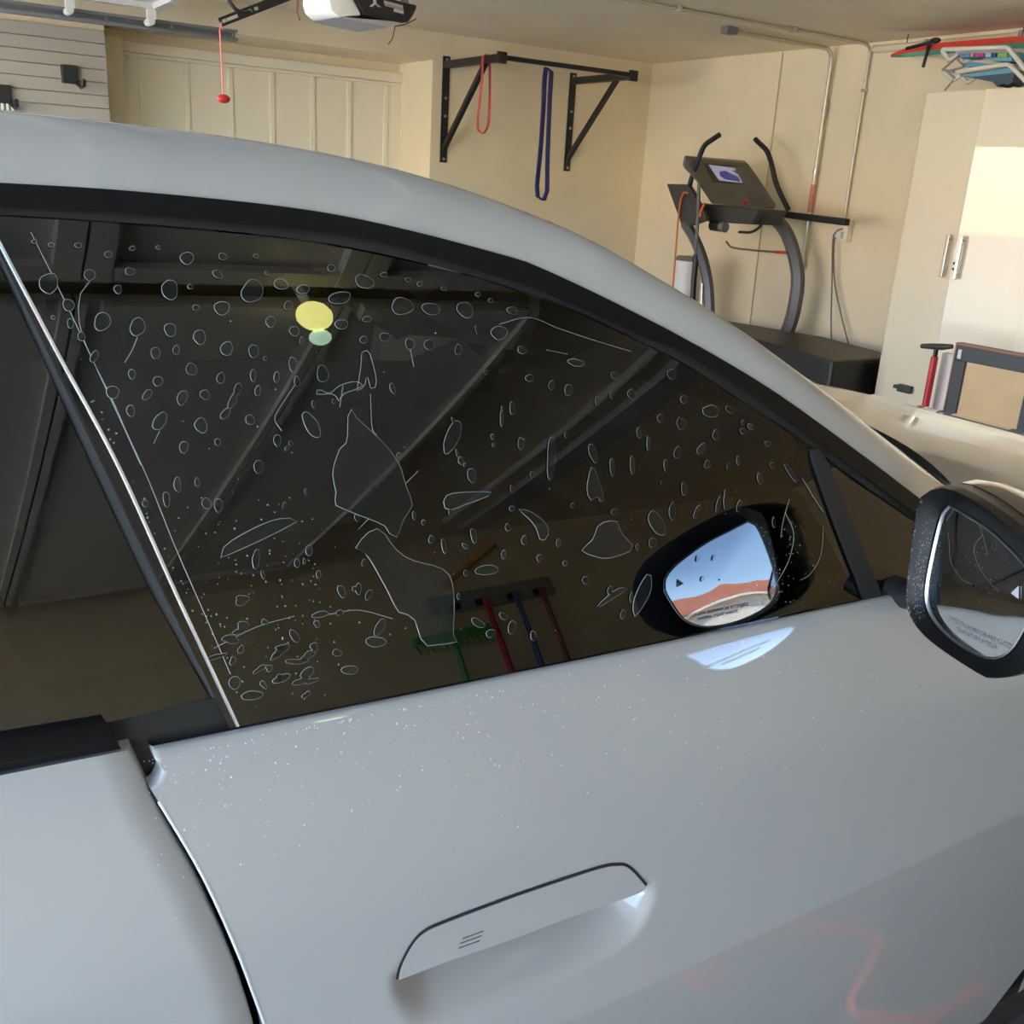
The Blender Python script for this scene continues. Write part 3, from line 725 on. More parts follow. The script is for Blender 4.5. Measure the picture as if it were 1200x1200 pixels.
OUT.append(([(608,597),(622,600),(638,612),(643,625),(634,634),(628,618),(618,606)], 1.1, True))
OUT.append(([(688,574),(690,558),(695,546),(702,565),(708,585),(700,582),(692,586)], 1.0, True))
OUT.append(([(520,588),(525,580),(545,577),(575,577),(570,582),(548,590),(530,597),(522,596)], 1.2, True))
OUT.append(([(371,462),(374,456),(386,461),(398,452),(416,447),(425,452),(415,457),(402,462),(397,470),(391,462)], .7, False))
OUT.append(([(418,458),(420,448),(423,428),(424,413),(432,412),(438,430),(441,450),(435,456),(430,440),(427,452)], .7, False))
OUT.append(([(744,722),(742,708),(748,690),(756,676),(762,672),(763,690),(756,706)], 1.3, True))
OUT.append(([(735,690),(720,700),(700,712),(706,704),(724,690)], 1.0, True))
LINES = [[(105,330),(94,345),(92,370),(97,395),(110,425),(130,465),(150,510),(175,565),(205,640),(240,720),(270,790)],
         [(36,272),(60,320),(90,382),(130,468),(165,545)],
         [(420,620),(440,600),(462,580),(490,552)], [(398,477),(402,452)], [(434,462),(436,500),(441,510)],
         [(585,380),(620,372),(655,385),(700,400),(740,412)], [(480,406),(485,430)], [(161,395),(155,410),(146,425)],
         [(187,505),(180,520)], [(640,410),(665,415)], [(345,452),(333,470),(322,490),(330,505)],
         [(920,600),(930,625),(925,655),(912,680),(905,690)], [(965,615),(962,650),(950,672),(938,680)], [(925,585),(918,610),(915,630)],
         [(250,760),(300,735),(345,722)], [(385,720),(420,715),(460,725)], [(940,560),(955,585),(965,600)]]
rim = MB(); fill = MB(); core = MB()
def rim_strip(mb, P3, N3, wd, closed):
    n = len(P3); vs = []; fs = []
    for i in range(n):
        t = P3[(i+1) % n]-P3[i-1] if closed else P3[min(i+1, n-1)]-P3[max(i-1, 0)]
        t = t/(np.linalg.norm(t)+1e-9); s_ = np.cross(N3[i], t)
        vs += [P3[i]-s_*wd, P3[i]+N3[i]*wd*.6, P3[i]+s_*wd]
    m = n if closed else n-1
    for i in range(m):
        j = (i+1) % n
        fs += [(3*i, 3*j, 3*j+1, 3*i+1), (3*i+1, 3*j+1, 3*j+2, 3*i+2)]
    mb.add(vs, fs)
for pts, wd, fl_ in OUT:
    q = smooth_poly(pts, max(14, int(len(pts)*2.2)), closed=True)
    P3 = np.array([gpt(a, b) for a, b in q]); N3 = np.array([bodynormal(p[0], p[2], up) for p in P3])
    wv = wd*.00055*(.6+.4*np.abs(np.sin(np.linspace(0, 3.1, len(q))+random.random()*3)))
    n = len(P3); rim_strip(rim, P3, N3, float(np.mean(wv)), True)
    if fl_:
        c = P3.mean(0); R_ = []
        for s_ in (1, .8, .6, .4, .2, .01):
            q3 = c+(P3-c)*s_; q3[:, 1] = up(q3[:, 0], q3[:, 2])-.0056; R_.append(np.vstack([q3, q3[:1]]))
        fill.grid(R_)
for L in LINES:
    q = smooth_poly(L, 30); P3 = np.array([gpt(a, b) for a, b in q]); N3 = np.array([bodynormal(p[0], p[2], up) for p in P3])
    rim_strip(rim, P3, N3, .00032, False)
stuff(rim.build('bubble_rim', mat('soapy_rim_glint', (.19, .215, .205), .25), front_window, smooth=True), 'pale rims of water bubbles trapped under the film')  # light caught at the bubble edges is painted as a pale base colour
stuff(fill.build('water_bubble', mat('soapy_water', (.008, .009, .0085), .03, spec=.55), front_window, smooth=True), 'milky water bubbles trapped under the film')
# fine droplets on the glass
drp = MB()
def drop_on(f, px, py, r, off):
    p = hit(px, py, f, off); n = bodynormal(p[0], p[2], f); a = np.cross(n, [0, 0, 1.0]); a /= np.linalg.norm(a); b = np.cross(n, a)
    drp.dome(p, a*r, b*r, n*r*.6, 5)
for _ in range(300):
    z_ = random.random()
    if z_ < .45: x, y = random.gauss(300, 70), random.gauss(700, 70)
    elif z_ < .7: x, y = random.gauss(930, 25), random.gauss(670, 40)
    elif z_ < .85:
        t = random.random(); x, y = 60+t*215+random.gauss(8, 5), 390+t*440+random.gauss(0, 8)
    else: x, y = random.uniform(200, 900), random.uniform(350, 760)
    if y > 845-(x-277)*.187 or x < 20+(y-290)*.48 or y < 285+max(x-300, 0)*.35 or x > 1000: continue
    drop_on(up, x, y, random.uniform(.0004, .0009), -.0045)
stuff(drp.build('glass_droplet', mat('water_drop', (.22, .24, .235), .1, spec=.8), front_window, smooth=True), 'tiny water droplets on the front glass')
drp = MB()
for _ in range(480):
    x = random.uniform(170, 1150); y = 885-(x-165)*.195+abs(random.gauss(0, 75))+8
    if x > 800: y += abs(random.gauss(0, 60))
    if y > 1190 or (455 < x < 775 and y > 1200-(x-455)*.55-60): continue
    drop_on(low, x, y, random.choice([.0004, .0004, .0005, .0006, .0009]), 0)
for _ in range(70):
    x = random.uniform(165, 980); y = 893-(x-165)*.2+random.gauss(0, 1.5); drop_on(low, x, y, random.uniform(.0004, .0009), 0)
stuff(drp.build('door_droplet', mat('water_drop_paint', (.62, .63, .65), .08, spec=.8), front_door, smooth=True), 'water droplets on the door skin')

# ------------------------------------------------------------------ slat wall and hooks
zs = [onY(0, y, YA-.02)[2] for y in (21.9, 40, 55.9, 71.3, 86.9, 102, 117.5)]
st = float(np.mean(np.diff(zs)))
M_slat = mat('beige_grey_slat', (.40, .36, .30), .55)
swall = thing('slat_wall', 'beige grey horizontal slat panel left of the alcove', 'wall panel', (.2, YA, .6))
base_me = None
MB().box((-.9, YA-.012, .60), (1.352, YA-.001, zs[0])).build('backing', mat('slat_groove', (.27, .24, .20), .7), swall)
for k in range(21):
    zt_ = zs[0]+st*k
    if base_me is None:
        o = MB().box((-.9, YA-.030, zt_+st+.004), (1.355, YA-.010, zt_)).build('slat', M_slat, swall, bevel=.003); base_me = o.data; z_first = zt_
    else:
        o = bpy.data.objects.new('slat', base_me); col.objects.link(o); o.parent = swall; o.location = (0, 0, zt_-z_first)
def hook(px, py, label, teeth):
    c = onY(px, py, YA-.06)
    h = thing('wall_hook', label, 'hook', (c[0], YA-.03, c[2]), 'black hooks on the slat wall')
    MB().box((c[0]-.045, YA-.065, c[2]-.05), (c[0]+.045, YA-.03, c[2]+.05)).build('hook_plate', M_black, h, bevel=.006)
    MB().tube([(c[0]+.03, YA-.05, c[2]-.04), (c[0]+.05, YA-.10, c[2]-.07), (c[0]+.055, YA-.16, c[2]-.06), (c[0]+.055, YA-.18, c[2]-.03)], .010, 8).build('hook_arm', M_black, h, smooth=True)
    if teeth:
        for k in range(4): MB().box((c[0]-.04+.026*k, YA-.075, c[2]-.085), (c[0]-.028+.026*k, YA-.055, c[2]-.05)).build('peg', M_white, h, bevel=.002)
hook(82, 87, 'plain black hook high on the slat wall near the alcove', False)
hook(3, 110, 'black hook with white pegs, just above the car roof', True)

# ------------------------------------------------------------------ raised garage doors, track, opener
M_gdoor = mat('white_door_steel', (.70, .67, .60), .4)
def gdoor(y_a, y_b, label, zlow, xa=-.78, xe=1.55, nsec=4, rw=.05, plain=False):
    g_ = thing('garage_door', label, 'garage door', (.4, .5*(y_a+y_b), zlow))
    sl_ = (xe-xa)/nsec
    for k in range(nsec):
        x0_, x1_ = xa+sl_*k, xa+sl_*(k+1)-.006
        s_ = MB().box((x0_, y_a, zlow+.03), (x1_, y_b, zlow+.05)).build('door_section', M_gdoor, g_)
        for xx in (x0_, x1_-rw): MB().box((xx, y_a, zlow+(.012 if plain else 0)), (xx+rw, y_b, zlow+.03)).build('rail', M_gdoor, s_)
        n = 1 if plain else max(3, int((y_b-y_a)/.65))
        for j in range(n+1):
            yy = y_a+(y_b-y_a-.05)*j/n; MB().box((x0_+.05, yy, zlow+.002), (x1_-.05, yy+.05, zlow+.03)).build('stile', M_gdoor, s_)
    return g_
ztr = 2.20
gd1 = gdoor(.03, 6.22, 'raised white sectional garage door above the far bay', 2.26)
gd2 = gdoor(-2.42, -.06, 'raised white sectional garage door reflected in the side glass', 2.26, rw=.022, plain=True)
for px, py in ((80, 8), (175, 21)):
    p = onY(px, py, 6.25)
    b = MB().box((p[0]-.022, 6.20, p[2]-.01), (p[0]+.028, 6.23, 2.27)); b.tube([(p[0], 6.20, p[2]-.02), (p[0], 6.30, p[2]-.02)], .020, 12)
    b.build('roller_bracket', M_white, gd1, bevel=.004)
trk = thing('door_track', 'grey steel garage door track with a cut end', 'track', (.7, 6.35, ztr))
xe = onY(277, 42, 6.35)[0]
MB().box((-.75, 6.372, ztr-.03), (xe, 6.378, ztr+.03)).build('channel_web', M_galv, trk)
for zz in (ztr-.030, ztr+.026): MB().box((-.75, 6.322, zz), (xe, 6.374, zz+.004)).build('channel_flange', M_galv, trk)
for zz in (ztr-.030, ztr+.014): MB().box((-.75, 6.320, zz), (xe, 6.324, zz+.016)).build('channel_lip', M_galv, trk)
for x in (-.3, 0.2):
    MB().box((x, 6.378, ztr-.02), (x+.03, 6.384, ZC)).build('hanger_strap', M_galv, trk)
for k in range(3): MB().tube([(xe-.03-.35*k, 6.318, ztr), (xe-.03-.35*k, 6.322, ztr)], .010, 8).build('bolt', M_metal, trk)

OY = 3.2
op = thing('door_opener', 'black garage door opener with white lamp lens on ceiling', 'door opener', tuple(onY(440, 5, OY)))
face = [onY(x, y, OY) for x, y in ((412, -12), (417, 0), (427, 17.5), (450, 22.5), (472, 27), (479, 26), (484, 19), (488, 11), (489, 6), (476, 3), (440, -6))]
MB().prism(face, (0, .26, .01)).build('body', mat('opener_black', (.02, .02, .02), .35), op, bevel=.006)
ln_ = [onY(x, y, OY) for x, y in ((388, -12), (387, 0), (390, 12), (400, 20.5), (427, 18), (417.5, 0), (412, -12))]
lens_o = MB().prism([p+np.array([0, .012, 0]) for p in ln_], (0, .23, .01)).build('lamp_lens', mat('frosted_lens', (.86, .84, .78), .35), op, bevel=.012, smooth=True)
MB().prism([onY(x, y, OY+.01) for x, y in ((398, 19.5), (472, 26), (455, 32), (415, 23.5))], (0, .23, .004)).build('underside', mat('opener_grey', (.42, .40, .37), .5), op)
wd_ = onY(440, 8, OY)
for dx_ in (.10, .15): MB().box((wd_[0]+dx_, OY+.12, wd_[2]+.03), (wd_[0]+dx_+.025, OY+.125, ZC)).build('hanger_strap', M_galv, op)
MB().box((-.98, OY+.10, 2.105), (wd_[0]-.12, OY+.13, 2.135)).build('drive_rail', M_galv, op)
MB().box((wd_[0]-.13, OY+.09, 2.04), (wd_[0]-.02, OY+.14, 2.13)).build('rail_bracket', M_galv, op)
lg = MB()
oy_ = OY-.0045
def on_op(x, y): return onY(x, y, oy_)
c0 = on_op(439.5, 3.8)
for q in ((434.5, 7.8), (445, 8.3), (438.8, -1)): lg.bar(c0, on_op(*q), (.0045, 0, 0), (0, .0015, 0))
lg.build('emblem', mat('opener_print_pale', (.55, .54, .52), .5), op)
for (a, b, nm, rgb) in ((((450, 2.2), (472, 8.2)), .0042, 'opener_print_light', (.42, .39, .38)),
        (((451, 5.4), (472.5, 10.8)), .0034, 'opener_print_pink', (.42, .24, .26)),
        (((461.5, 11.6), (473, 14.8)), .0045, 'opener_print_white', (.50, .48, .46))):
    A, B = on_op(*a[0]), on_op(*a[1]); MB().bar(A, B, (0, 0, b), (0, .0012, 0)).build('printed_line', mat(nm, rgb, .5), op)
MB().tube([onY(488, 22, OY+.1), onY(474, 29, OY+.1), onY(463, 31, OY+.1), onY(460, 45, OY+.1), onY(455, 52, OY+.1)], .002, 5).build('thin_wire', mat('brown_wire', (.12, .09, .06), .6), op)

arm_o = thing('opener_arm', 'black perforated steel arm hanging beside the track', 'door arm', tuple(onY(270, 20, 3.2)))
A, B = onY(257.5, 26.5, 3.2), onY(352, -10, 3.2); dv = (B-A)/np.linalg.norm(B-A)
ap = MB(); nrm_a = np.cross(dv, [0, 1, 0]); ap.bar(A, B, nrm_a*.0125, (0, .003, 0)); ap.build('perforated_strap', M_black, arm_o)
for t in (.05, .10, .145, .19, .36, .44): p = A+(B-A)*t; MB().bar(p-dv*.006, p+dv*.006, nrm_a*.0045, (0, .0036, 0)).build('slot', mat('slot_light', (.50, .45, .36), .6), arm_o)
MB().tube([onY(264, -8, 3.2), onY(269, 2, 3.2), onY(276, 11, 3.2), onY(285, 15, 3.2), onY(293, 13.5, 3.2)], .012, 8, flat=(1, .4)).build('curved_bracket', M_black, arm_o, smooth=True)
cord = thing('release_cord', 'red emergency release cord with a red knob', 'pull cord', tuple(onY(262, 115, 3.18)))
M_cord = mat('pink_red_cord', (.80, .22, .18), .6)
k0, k1 = onY(259, 26, 3.18), onY(261.5, 111, 3.18)
MB().tube([k0+[.004, 0, -.02], k0, k0+[-.004, 0, -.02], k1], .0024, 6).build('cord', M_cord, cord)
kc = onY(262, 115.5, 3.18); kb = MB().sphere(kc, (.020, .012, .013)); kb.build('knob', M_red, cord, smooth=True)
ww = MB().tube([onY(349, -15, 3.1), onY(348.5, 5, 3.1), onY(348, 15, 3.1), onY(351, 24, 3.1)], .0028, 6)
tag(ww.build('hanging_wire', mat('dark_red_wire', (.30, .07, .05), .6)), 'short dark red wire hanging from the ceiling', 'wire')

# ------------------------------------------------------------------ pull-up bar and bands
X1, X2 = 3.650, 4.750
pb = thing('pull_up_bar', 'black wall mounted pull-up bar with triangular brackets', 'pull-up bar', (4.2, YA, 1.58))
for X_, tip in ((X1, (588, 70)), (X2, (742, 90))):
    MB().box((X_-.028, YA-.013, 1.585), (X_+.028, YA-.001, 2.295)).build('wall_plate', M_black, pb, bevel=.003)
    ty = onX(*tip, X_)[1]
    MB().box((X_-.025, ty, 2.215), (X_+.025, YA-.012, 2.262)).build('arm', M_black, pb, bevel=.004)
    MB().bar((X_, 6.24, 2.225), (X_, YA-.012, 1.68), (.016, 0, 0), (0, .010, .012)).build('diagonal_brace', M_black, pb)
    MB().box((X_-.034, ty-.012, 2.205), (X_+.034, ty+.01, 2.275)).build('end_cap', M_black, pb, bevel=.004)
    for zz in (1.61, 1.90, 2.02, 2.27): MB().tube([(X_, YA-.012, zz), (X_, YA-.019, zz)], .010, 8).build('bolt', M_metal, pb)
yb_ = onX(588, 72, X1)[1]+.03
MB().tube([(X1, yb_, 2.245), (X2, yb_, 2.245)], .016, 12).build('grip_bar', M_black, pb, smooth=True)
def band(name, label, m, pts_l, pts_r, wid, ydir, topc):
    b = MB()
    for P, in ((pts_l,), (pts_r,)):
        for i in range(len(P)-1): b.bar(P[i], P[i+1], wid, ydir)
    return tag(b.build(name, m, bevel=0), label, 'exercise band')
def loop_band(name, label, m, X_or_Y, px_l, px_r, half_w):
    """flat elastic loop: closed centre line, swept with a flat section"""
    P = smooth_poly([X_or_Y(*q) for q in px_l], 26, closed=True)
    b = MB(); rows = []
    for p in P: rows.append([p-half_w, p-half_w*.2, p+half_w])
    rows.append(rows[0]); o = b.grid(rows).build(name, m, smooth=True, solid=.004); return tag(o, label, 'exercise band')
ya = onX(568, 70, X1)[1]
loop_band('exercise_band', 'red loop band hanging on the left bracket arm', mat('red_band', (.66, .06, .05), .5),
          lambda x, y: onX(x, y, X1+.02) if x > 567 else onX(x, y, X1-.045), [(566, 66), (573, 68), (574, 100), (573, 140), (569, 154), (563, 156), (559.5, 146), (562, 120), (565, 90)], None, np.array([.004, .020, 0]))
loop_band('exercise_band', 'dark blue loop band hanging on the pull-up bar', mat('blue_band', (.035, .030, .20), .5),
          lambda x, y: onY(x, y, yb_-.022) if x > 636 else onY(x, y, yb_+.022), [(640, 79), (646, 82), (644, 120), (641.5, 190), (641, 225), (637, 235), (632, 233), (629, 222), (633, 180), (636.5, 130), (638, 95)], None, np.array([.020, .004, 0]))

# water beads on the black face of the mirror housing
drp = MB()
for k in range(NM):
    for _ in range(14):
        t = random.uniform(.05, .95); j = (k+1) % NM; s_ = random.random()
        q0 = P_lip[k]*(1-s_)+P_lip[j]*s_; q1 = P_in[k]*(1-s_)+P_in[j]*s_; q2 = P_rim[k]*(1-s_)+P_rim[j]*s_
        if rimL[k][0] > 1105 or not 590 < rimL[k][1] < 735: continue
        q = q1*(1-t)+q0*t if t < .7 else q0*(1-(t-.7)/.3)+q2*((t-.7)/.3)
        a = np.cross(MN, [0, 0, 1.0]); a /= np.linalg.norm(a); b = np.cross(MN, a); r_ = random.uniform(.0003, .0007)
        drp.dome(q+MN*.0002, a*r_, b*r_, MN*r_*.7, 5)
stuff(drp.build('water_bead', mat('water_bead', (.30, .27, .20), .06, spec=.9), side_mirror, smooth=True), 'tiny water beads on the black mirror housing')  # golden reflected glint is painted into the beads' base colour

# ------------------------------------------------------------------ conduits on the end wall
def elbow(pts, r, k=5):
    """polyline with rounded corners of radius r"""
    P = [np.array(p, float) for p in pts]; out = [P[0]]
    for i in range(1, len(P)-1):
        a = P[i]+(P[i-1]-P[i])/np.linalg.norm(P[i-1]-P[i])*r; b = P[i]+(P[i+1]-P[i])/np.linalg.norm(P[i+1]-P[i])*r
        for t in np.linspace(0, 1, k): out.append((1-t)**2*a+2*t*(1-t)*P[i]+t*t*b)
    return out+[P[-1]]
M_cond = mat('painted_conduit', (.62, .56, .44), .4, metal=.4)
jb = onZ(872, 33, 2.42); Yc1, Yc2 = 4.93, 4.642
c1 = thing('conduit', 'steel conduit from grey ceiling box down past the treadmill', 'conduit', (XB-.02, Yc1, .9))
MB().tube(elbow([(jb[0]+.05, Yc1, 2.415), (XB-.035, Yc1, 2.415), (XB-.035, Yc1, 1.02)], .09), .0135, 10).build('pipe', M_cond, c1, smooth=True)
MB().box((jb[0]-.04, Yc1-.03, 2.397), (jb[0]+.05, Yc1+.03, 2.439)).build('junction_box', mat('grey_box', (.20, .21, .22), .5, metal=.4), c1, bevel=.006)
for zz in (2.05, 1.66, 1.38, 1.33): MB().tube([(XB-.035, Yc1, zz-.012), (XB-.035, Yc1, zz+.012)], .019, 10).build('coupling', M_metal, c1, smooth=True)
MB().tube([(XB-.035, Yc1, 1.40), (XB-.035, Yc1, 1.58)], .0165, 10).build('red_tape', mat('faded_red_tape', (.55, .20, .14), .5), c1, smooth=True)
c2 = thing('conduit', 'thin conduit running over the ceiling down to the outlet', 'conduit', (XB-.02, Yc2, 1.3))
MB().tube(elbow([(3.2, Yc2, 2.425), (XB-.02, Yc2, 2.425), (XB-.02, Yc2, 1.36)], .07), .010, 8).build('pipe', M_cond, c2, smooth=True)
for x in (3.9, 4.8): MB().box((x, Yc2-.02, 2.412), (x+.02, Yc2+.02, 2.44)).build('clip', M_cond, c2)
MB().box((XB-.033, Yc2-.016, 2.15), (XB-.008, Yc2+.016, 2.17)).build('clip', M_metal, c2)
s3 = MB().tube([(XB-.006, 5.40, ZC-.01), (XB-.006, 5.39, 1.5), (XB-.006, 5.37, .3)], .005, 6); tag(s3.build('wall_cable', mat('tan_cable', (.55, .45, .28), .6), smooth=True), 'thin tan cable running down the wall behind the treadmill', 'cable')
wp = thing('ceiling_pipe', 'cream pipe along the top of the wall above the cabinets', 'pipe', (XB-.05, 3.3, 2.38))
MB().tube([(XB-.045, 4.60, 2.392), (XB-.045, 1.2, 2.392)], .022, 12).build('pipe', mat('cream_pipe', (.80, .70, .50), .45), wp, smooth=True)
for y in (4.2, 3.6, 3.0): MB().box((XB-.07, y, 2.365), (XB-.001, y+.02, 2.42)).build('clip', M_metal, wp)
for yy in (5.9, 6.6): pass
# outlet with two cords
po = onX(991, 270, XB-.03)
ou = thing('wall_outlet', 'cream outlet box below the thin conduit', 'outlet', (XB, po[1], po[2]))
MB().box((XB-.055, po[1]-.035, po[2]-.075), (XB-.002, po[1]+.035, po[2]+.06)).build('outlet_box', M_trim, ou, bevel=.005)
MB().box((XB-.085, po[1]-.01, po[2]-.05), (XB-.055, po[1]+.03, po[2]-.01)).build('plug', M_white, ou, bevel=.005)
M_cable = mat('grey_cable', (.20, .17, .13), .55)
def px_wall(pts, X): return [onX(a, b, X) for a, b in pts]
tag(MB().tube(smooth_poly(px_wall([(987, 268), (979, 272), (976, 283), (975, 330), (974, 380), (975, 425)], XB-.06), 24), .0055, 6).build('power_cord', M_cable, smooth=True), 'straight grey power cord falling from the outlet', 'cord')
tag(MB().tube(smooth_poly(px_wall([(988, 272), (980, 276), (977, 290), (978, 330), (986, 370), (995, 405), (1003, 430)], XB-.05), 24), .0055, 6).build('power_cord', M_cable, smooth=True), 'slanting grey power cord right of the straight one', 'cord')

# ------------------------------------------------------------------ treadmill
XN, XFa = 4.72, 5.30
tmill = thing('treadmill', 'dark grey treadmill with tilted console and curved uprights', 'treadmill', (5.0, 4.7, 0))
M_up = mat('treadmill_grey', (.105, .105, .105), .4); M_cons = mat('console_grey', (.13, .122, .098), .45)
def strip(mb, pts, X, ws, th):
    """upright swept in the plane X=const; ws half widths, th half thickness in X"""
    P = smooth_poly([onX(a, b, X) for a, b in pts], 26); W = np.interp(np.linspace(0, 1, 26), np.linspace(0, 1, len(ws)), ws)
    L, R_ = [], []
    for i in range(26):
        t = P[min(i+1, 25)]-P[max(i-1, 0)]; t /= np.linalg.norm(t); s_ = np.cross(t, [1, 0, 0]); L.append(P[i]+s_*W[i]); R_.append(P[i]-s_*W[i])
    d_ = np.array([th, 0, 0]); rows = [[l-d_*.6, l+d_*.6, (l+r)/2+d_*1.2, r+d_*.6, r-d_*.6, (l+r)/2-d_*1.2, l-d_*.6] for l, r in zip(L, R_)]
    return mb.grid(rows)
strip(MB(), [(803, 262), (815, 282), (825, 310), (830, 340), (831, 375), (826, 410), (818, 440)], XN, [.028, .032, .034, .036, .036], .03).build('upright', M_up, tmill, smooth=True)
strip(MB(), [(905, 252), (921, 272), (931, 300), (935, 328), (931, 360), (924, 385), (913, 408)], XFa, [.036, .040, .042, .044, .044], .035).build('upright', M_up, tmill, smooth=True)
# handle bars
for X_, pts in ((XN+.05, [(843, 158), (834, 164), (826, 170), (821, 180), (817, 192), (811, 207), (806, 226)]), (XFa-.02, [(885, 163), (891, 169), (898, 176), (902, 185), (905, 196), (909, 213), (916, 230), (924, 246)])):
    MB().tube(smooth_poly([onX(a, b, X_) for a, b in pts], 22), .017, 10).build('handlebar', M_black, tmill, smooth=True)
MB().tube([onX(819, 214, XN-.03), onX(818, 250, XN-.03), onX(815, 302, XN-.03)], .012, 8).build('side_strut', M_up, tmill, smooth=True)
MB().tube([onX(816, 298, XN-.03), onX(813, 330, XN-.03), onX(811, 368, XN-.03)], .020, 8).build('shock_absorber', M_black, tmill, smooth=True)
MB().tube([onX(823, 332, XN-.05), onX(822, 365, XN-.05)], .010, 8).build('chrome_rod', M_metal, tmill, smooth=True)
# console: tilted slab between the uprights
cons = [onX(804, 185, XN+.02), onX(876, 191, XFa-.06), onX(887, 206, XFa-.05), onX(910, 240, XFa), onX(908, 245, XFa), onX(834, 239, XN+.06), onX(819, 214, XN+.02), onX(801.5, 197, XN)]
bk = np.array([.07, .10, .02])
cn = MB().prism(cons, bk).build('console', M_cons, tmill, bevel=.012)
cc = lambda x, y, t: (onX(x, y, XN+.04)*(1-t)+onX(x, y, XFa-.05)*t)
def on_console(x, y, off=.004):
    A, B, Cc = cons[0], cons[1], cons[5]; n = np.cross(B-A, Cc-A); n /= np.linalg.norm(n)
    n = n if n@(CAM-A) > 0 else -n
    d = pray(x, y); q = A+n*off; return CAM+d*(((q-CAM)@n)/(d@n)), n
def console_patch(pts, m, name, parent, off=.004, th=.006):
    P = []; 
    for x, y in pts: p, n = on_console(x, y, off); P.append(p)
    return MB().prism(P, -n*th).build(name, m, parent)
console_patch([(826, 191), (874, 195), (890, 217), (836, 213)], mat('console_bezel', (.05, .048, .042), .3), 'screen_bezel', cn)
sc_o = console_patch([(831, 193), (861, 197), (870, 214), (843, 211)], mat('screen_glow', (.30, .32, .42), .3, emit=((.45, .47, .62), .08)), 'screen', cn, .008)
console_patch([(843, 201), (850, 200), (858, 204), (865, 207), (868, 213), (850, 210), (844, 206)], mat('screen_purple', (.06, .06, .25), .3, emit=((.08, .08, .35), .05)), 'screen_image', sc_o, .0095, .002)
console_patch([(842, 222), (862, 223), (866, 232), (848, 231)], mat('console_pad', (.11, .108, .10), .5), 'key_pad', cn)
console_patch([(876, 226), (893, 227), (899, 240), (882, 239)], mat('console_pad', (.11, .108, .10), .5), 'key_pad', cn)
kp, kn = on_console(873, 237.5, .004); MB().tube([kp, kp+kn*.02], .013, 10).build('safety_key', M_red, cn, smooth=True)
MB().prism([onX(x, y, XN+.12) for x, y in ((821, 238), (890, 245.5), (880, 263), (829, 260))], (.26, 0, 0)).build('tray', M_darkgrey, tmill, bevel=.01)
MB().prism([onX(x, y, XN-.02) for x, y in ((781, 215.5), (806, 216), (812, 225), (829, 258), (800, 268))], (.05, .02, 0)).build('arm_cover', M_darkgrey, tmill, bevel=.008)
A, B = onX(886, 247, XFa-.03), onX(993, 260.5, XFa-.10)
MB().bar(A, B, (.025, 0, 0), (0, 0, .021)).build('hand_rail', M_black, tmill, bevel=.006)
fp = onX(840, 264.5, XN+.12); MB().tube([fp+[0, .045, 0], fp+[0, -.04, -.003]], .034, 14).build('fan', M_black, tmill, smooth=True)
MB().tube([fp+[0, -.04, -.003], fp+[0, -.085, -.006]], .033, 14).build('fan_collar', M_grey, tmill, smooth=True)
MB().tube(smooth_poly([onX(x, y, XN+.2) for x, y in ((866, 272), (880, 272), (890, 266), (898, 254))], 16), .009, 8).build('cable', M_black, tmill, smooth=True)
MB().tube(smooth_poly([onX(x, y, XFa-.03) for x, y in ((851, 283), (858, 290), (880, 293), (905, 295), (918, 296))], 18), .007, 8).build('hose', mat('olive_hose', (.17, .16, .12), .5), tmill, smooth=True)
MB().tube([onX(908, 295.2, XFa-.03), onX(921, 296, XFa-.03)], .010, 8).build('hose_end', M_red, tmill, smooth=True)
# base: motor hood and deck running towards the cabinets
bt = [onX(x, y, 5.02) for x, y in ((862, 386), (925, 396), (1026, 423))]
deck = MB(); y_end = 3.90
deck.prism([(4.72, 5.45, 0.03), (4.72, 5.45, .60), (4.72, bt[1][1], bt[1][2]), (4.72, y_end, bt[2][2]), (4.72, y_end, .03)], (.62, 0, 0)); deck.build('motor_hood', mat('treadmill_black', (.012, .011, .010), .45), tmill, bevel=.02)
MB().tube([(4.70, 5.2, .47), (4.70, 4.6, .44), (4.70, 4.2, .46), (4.70, 3.95, .43)], .022, 8).build('side_rail', mat('rail_bronze', (.16, .14, .12), .3, metal=.6), tmill, smooth=True)
for y in (5.3, 4.0): MB().box((4.75, y-.05, 0), (5.30, y+.05, .035)).build('foot', M_rubber, tmill)
eo = smooth_poly([onX(x, y, XN-.04) for x, y in ((806, 226), (800, 227), (796, 245), (793, 280), (790, 320), (788, 345), (787, 390))], 24)
oc = MB().tube(eo, .0065, 6); oc.tube(smooth_poly([onX(x, y, XN-.04) for x, y in ((826, 238), (822, 246), (820, 254))], 10), .0075, 6)
tag(oc.build('orange_cord', M_orange, smooth=True), 'orange cord draped over the left arm of the treadmill', 'cord')
wb = onX(812, 330, 5.0)
wbt = thing('white_cylinder', 'white canister with a dark lid behind the left treadmill upright', 'canister', (5.0, wb[1]+.06, 0))
cyl0 = onX(804, 305, 5.05); cylz = cyl0[2]
MB().tube([(5.05, cyl0[1]-.03, 0), (5.05, cyl0[1]-.03, cylz)], .10, 20).build('body', M_white, wbt, smooth=True)
MB().tube([(5.05, cyl0[1]-.03, cylz), (5.05, cyl0[1]-.03, cylz+.03)], [.10, .085], 20).build('lid', mat('olive_lid', (.20, .18, .13), .5), wbt, smooth=True)

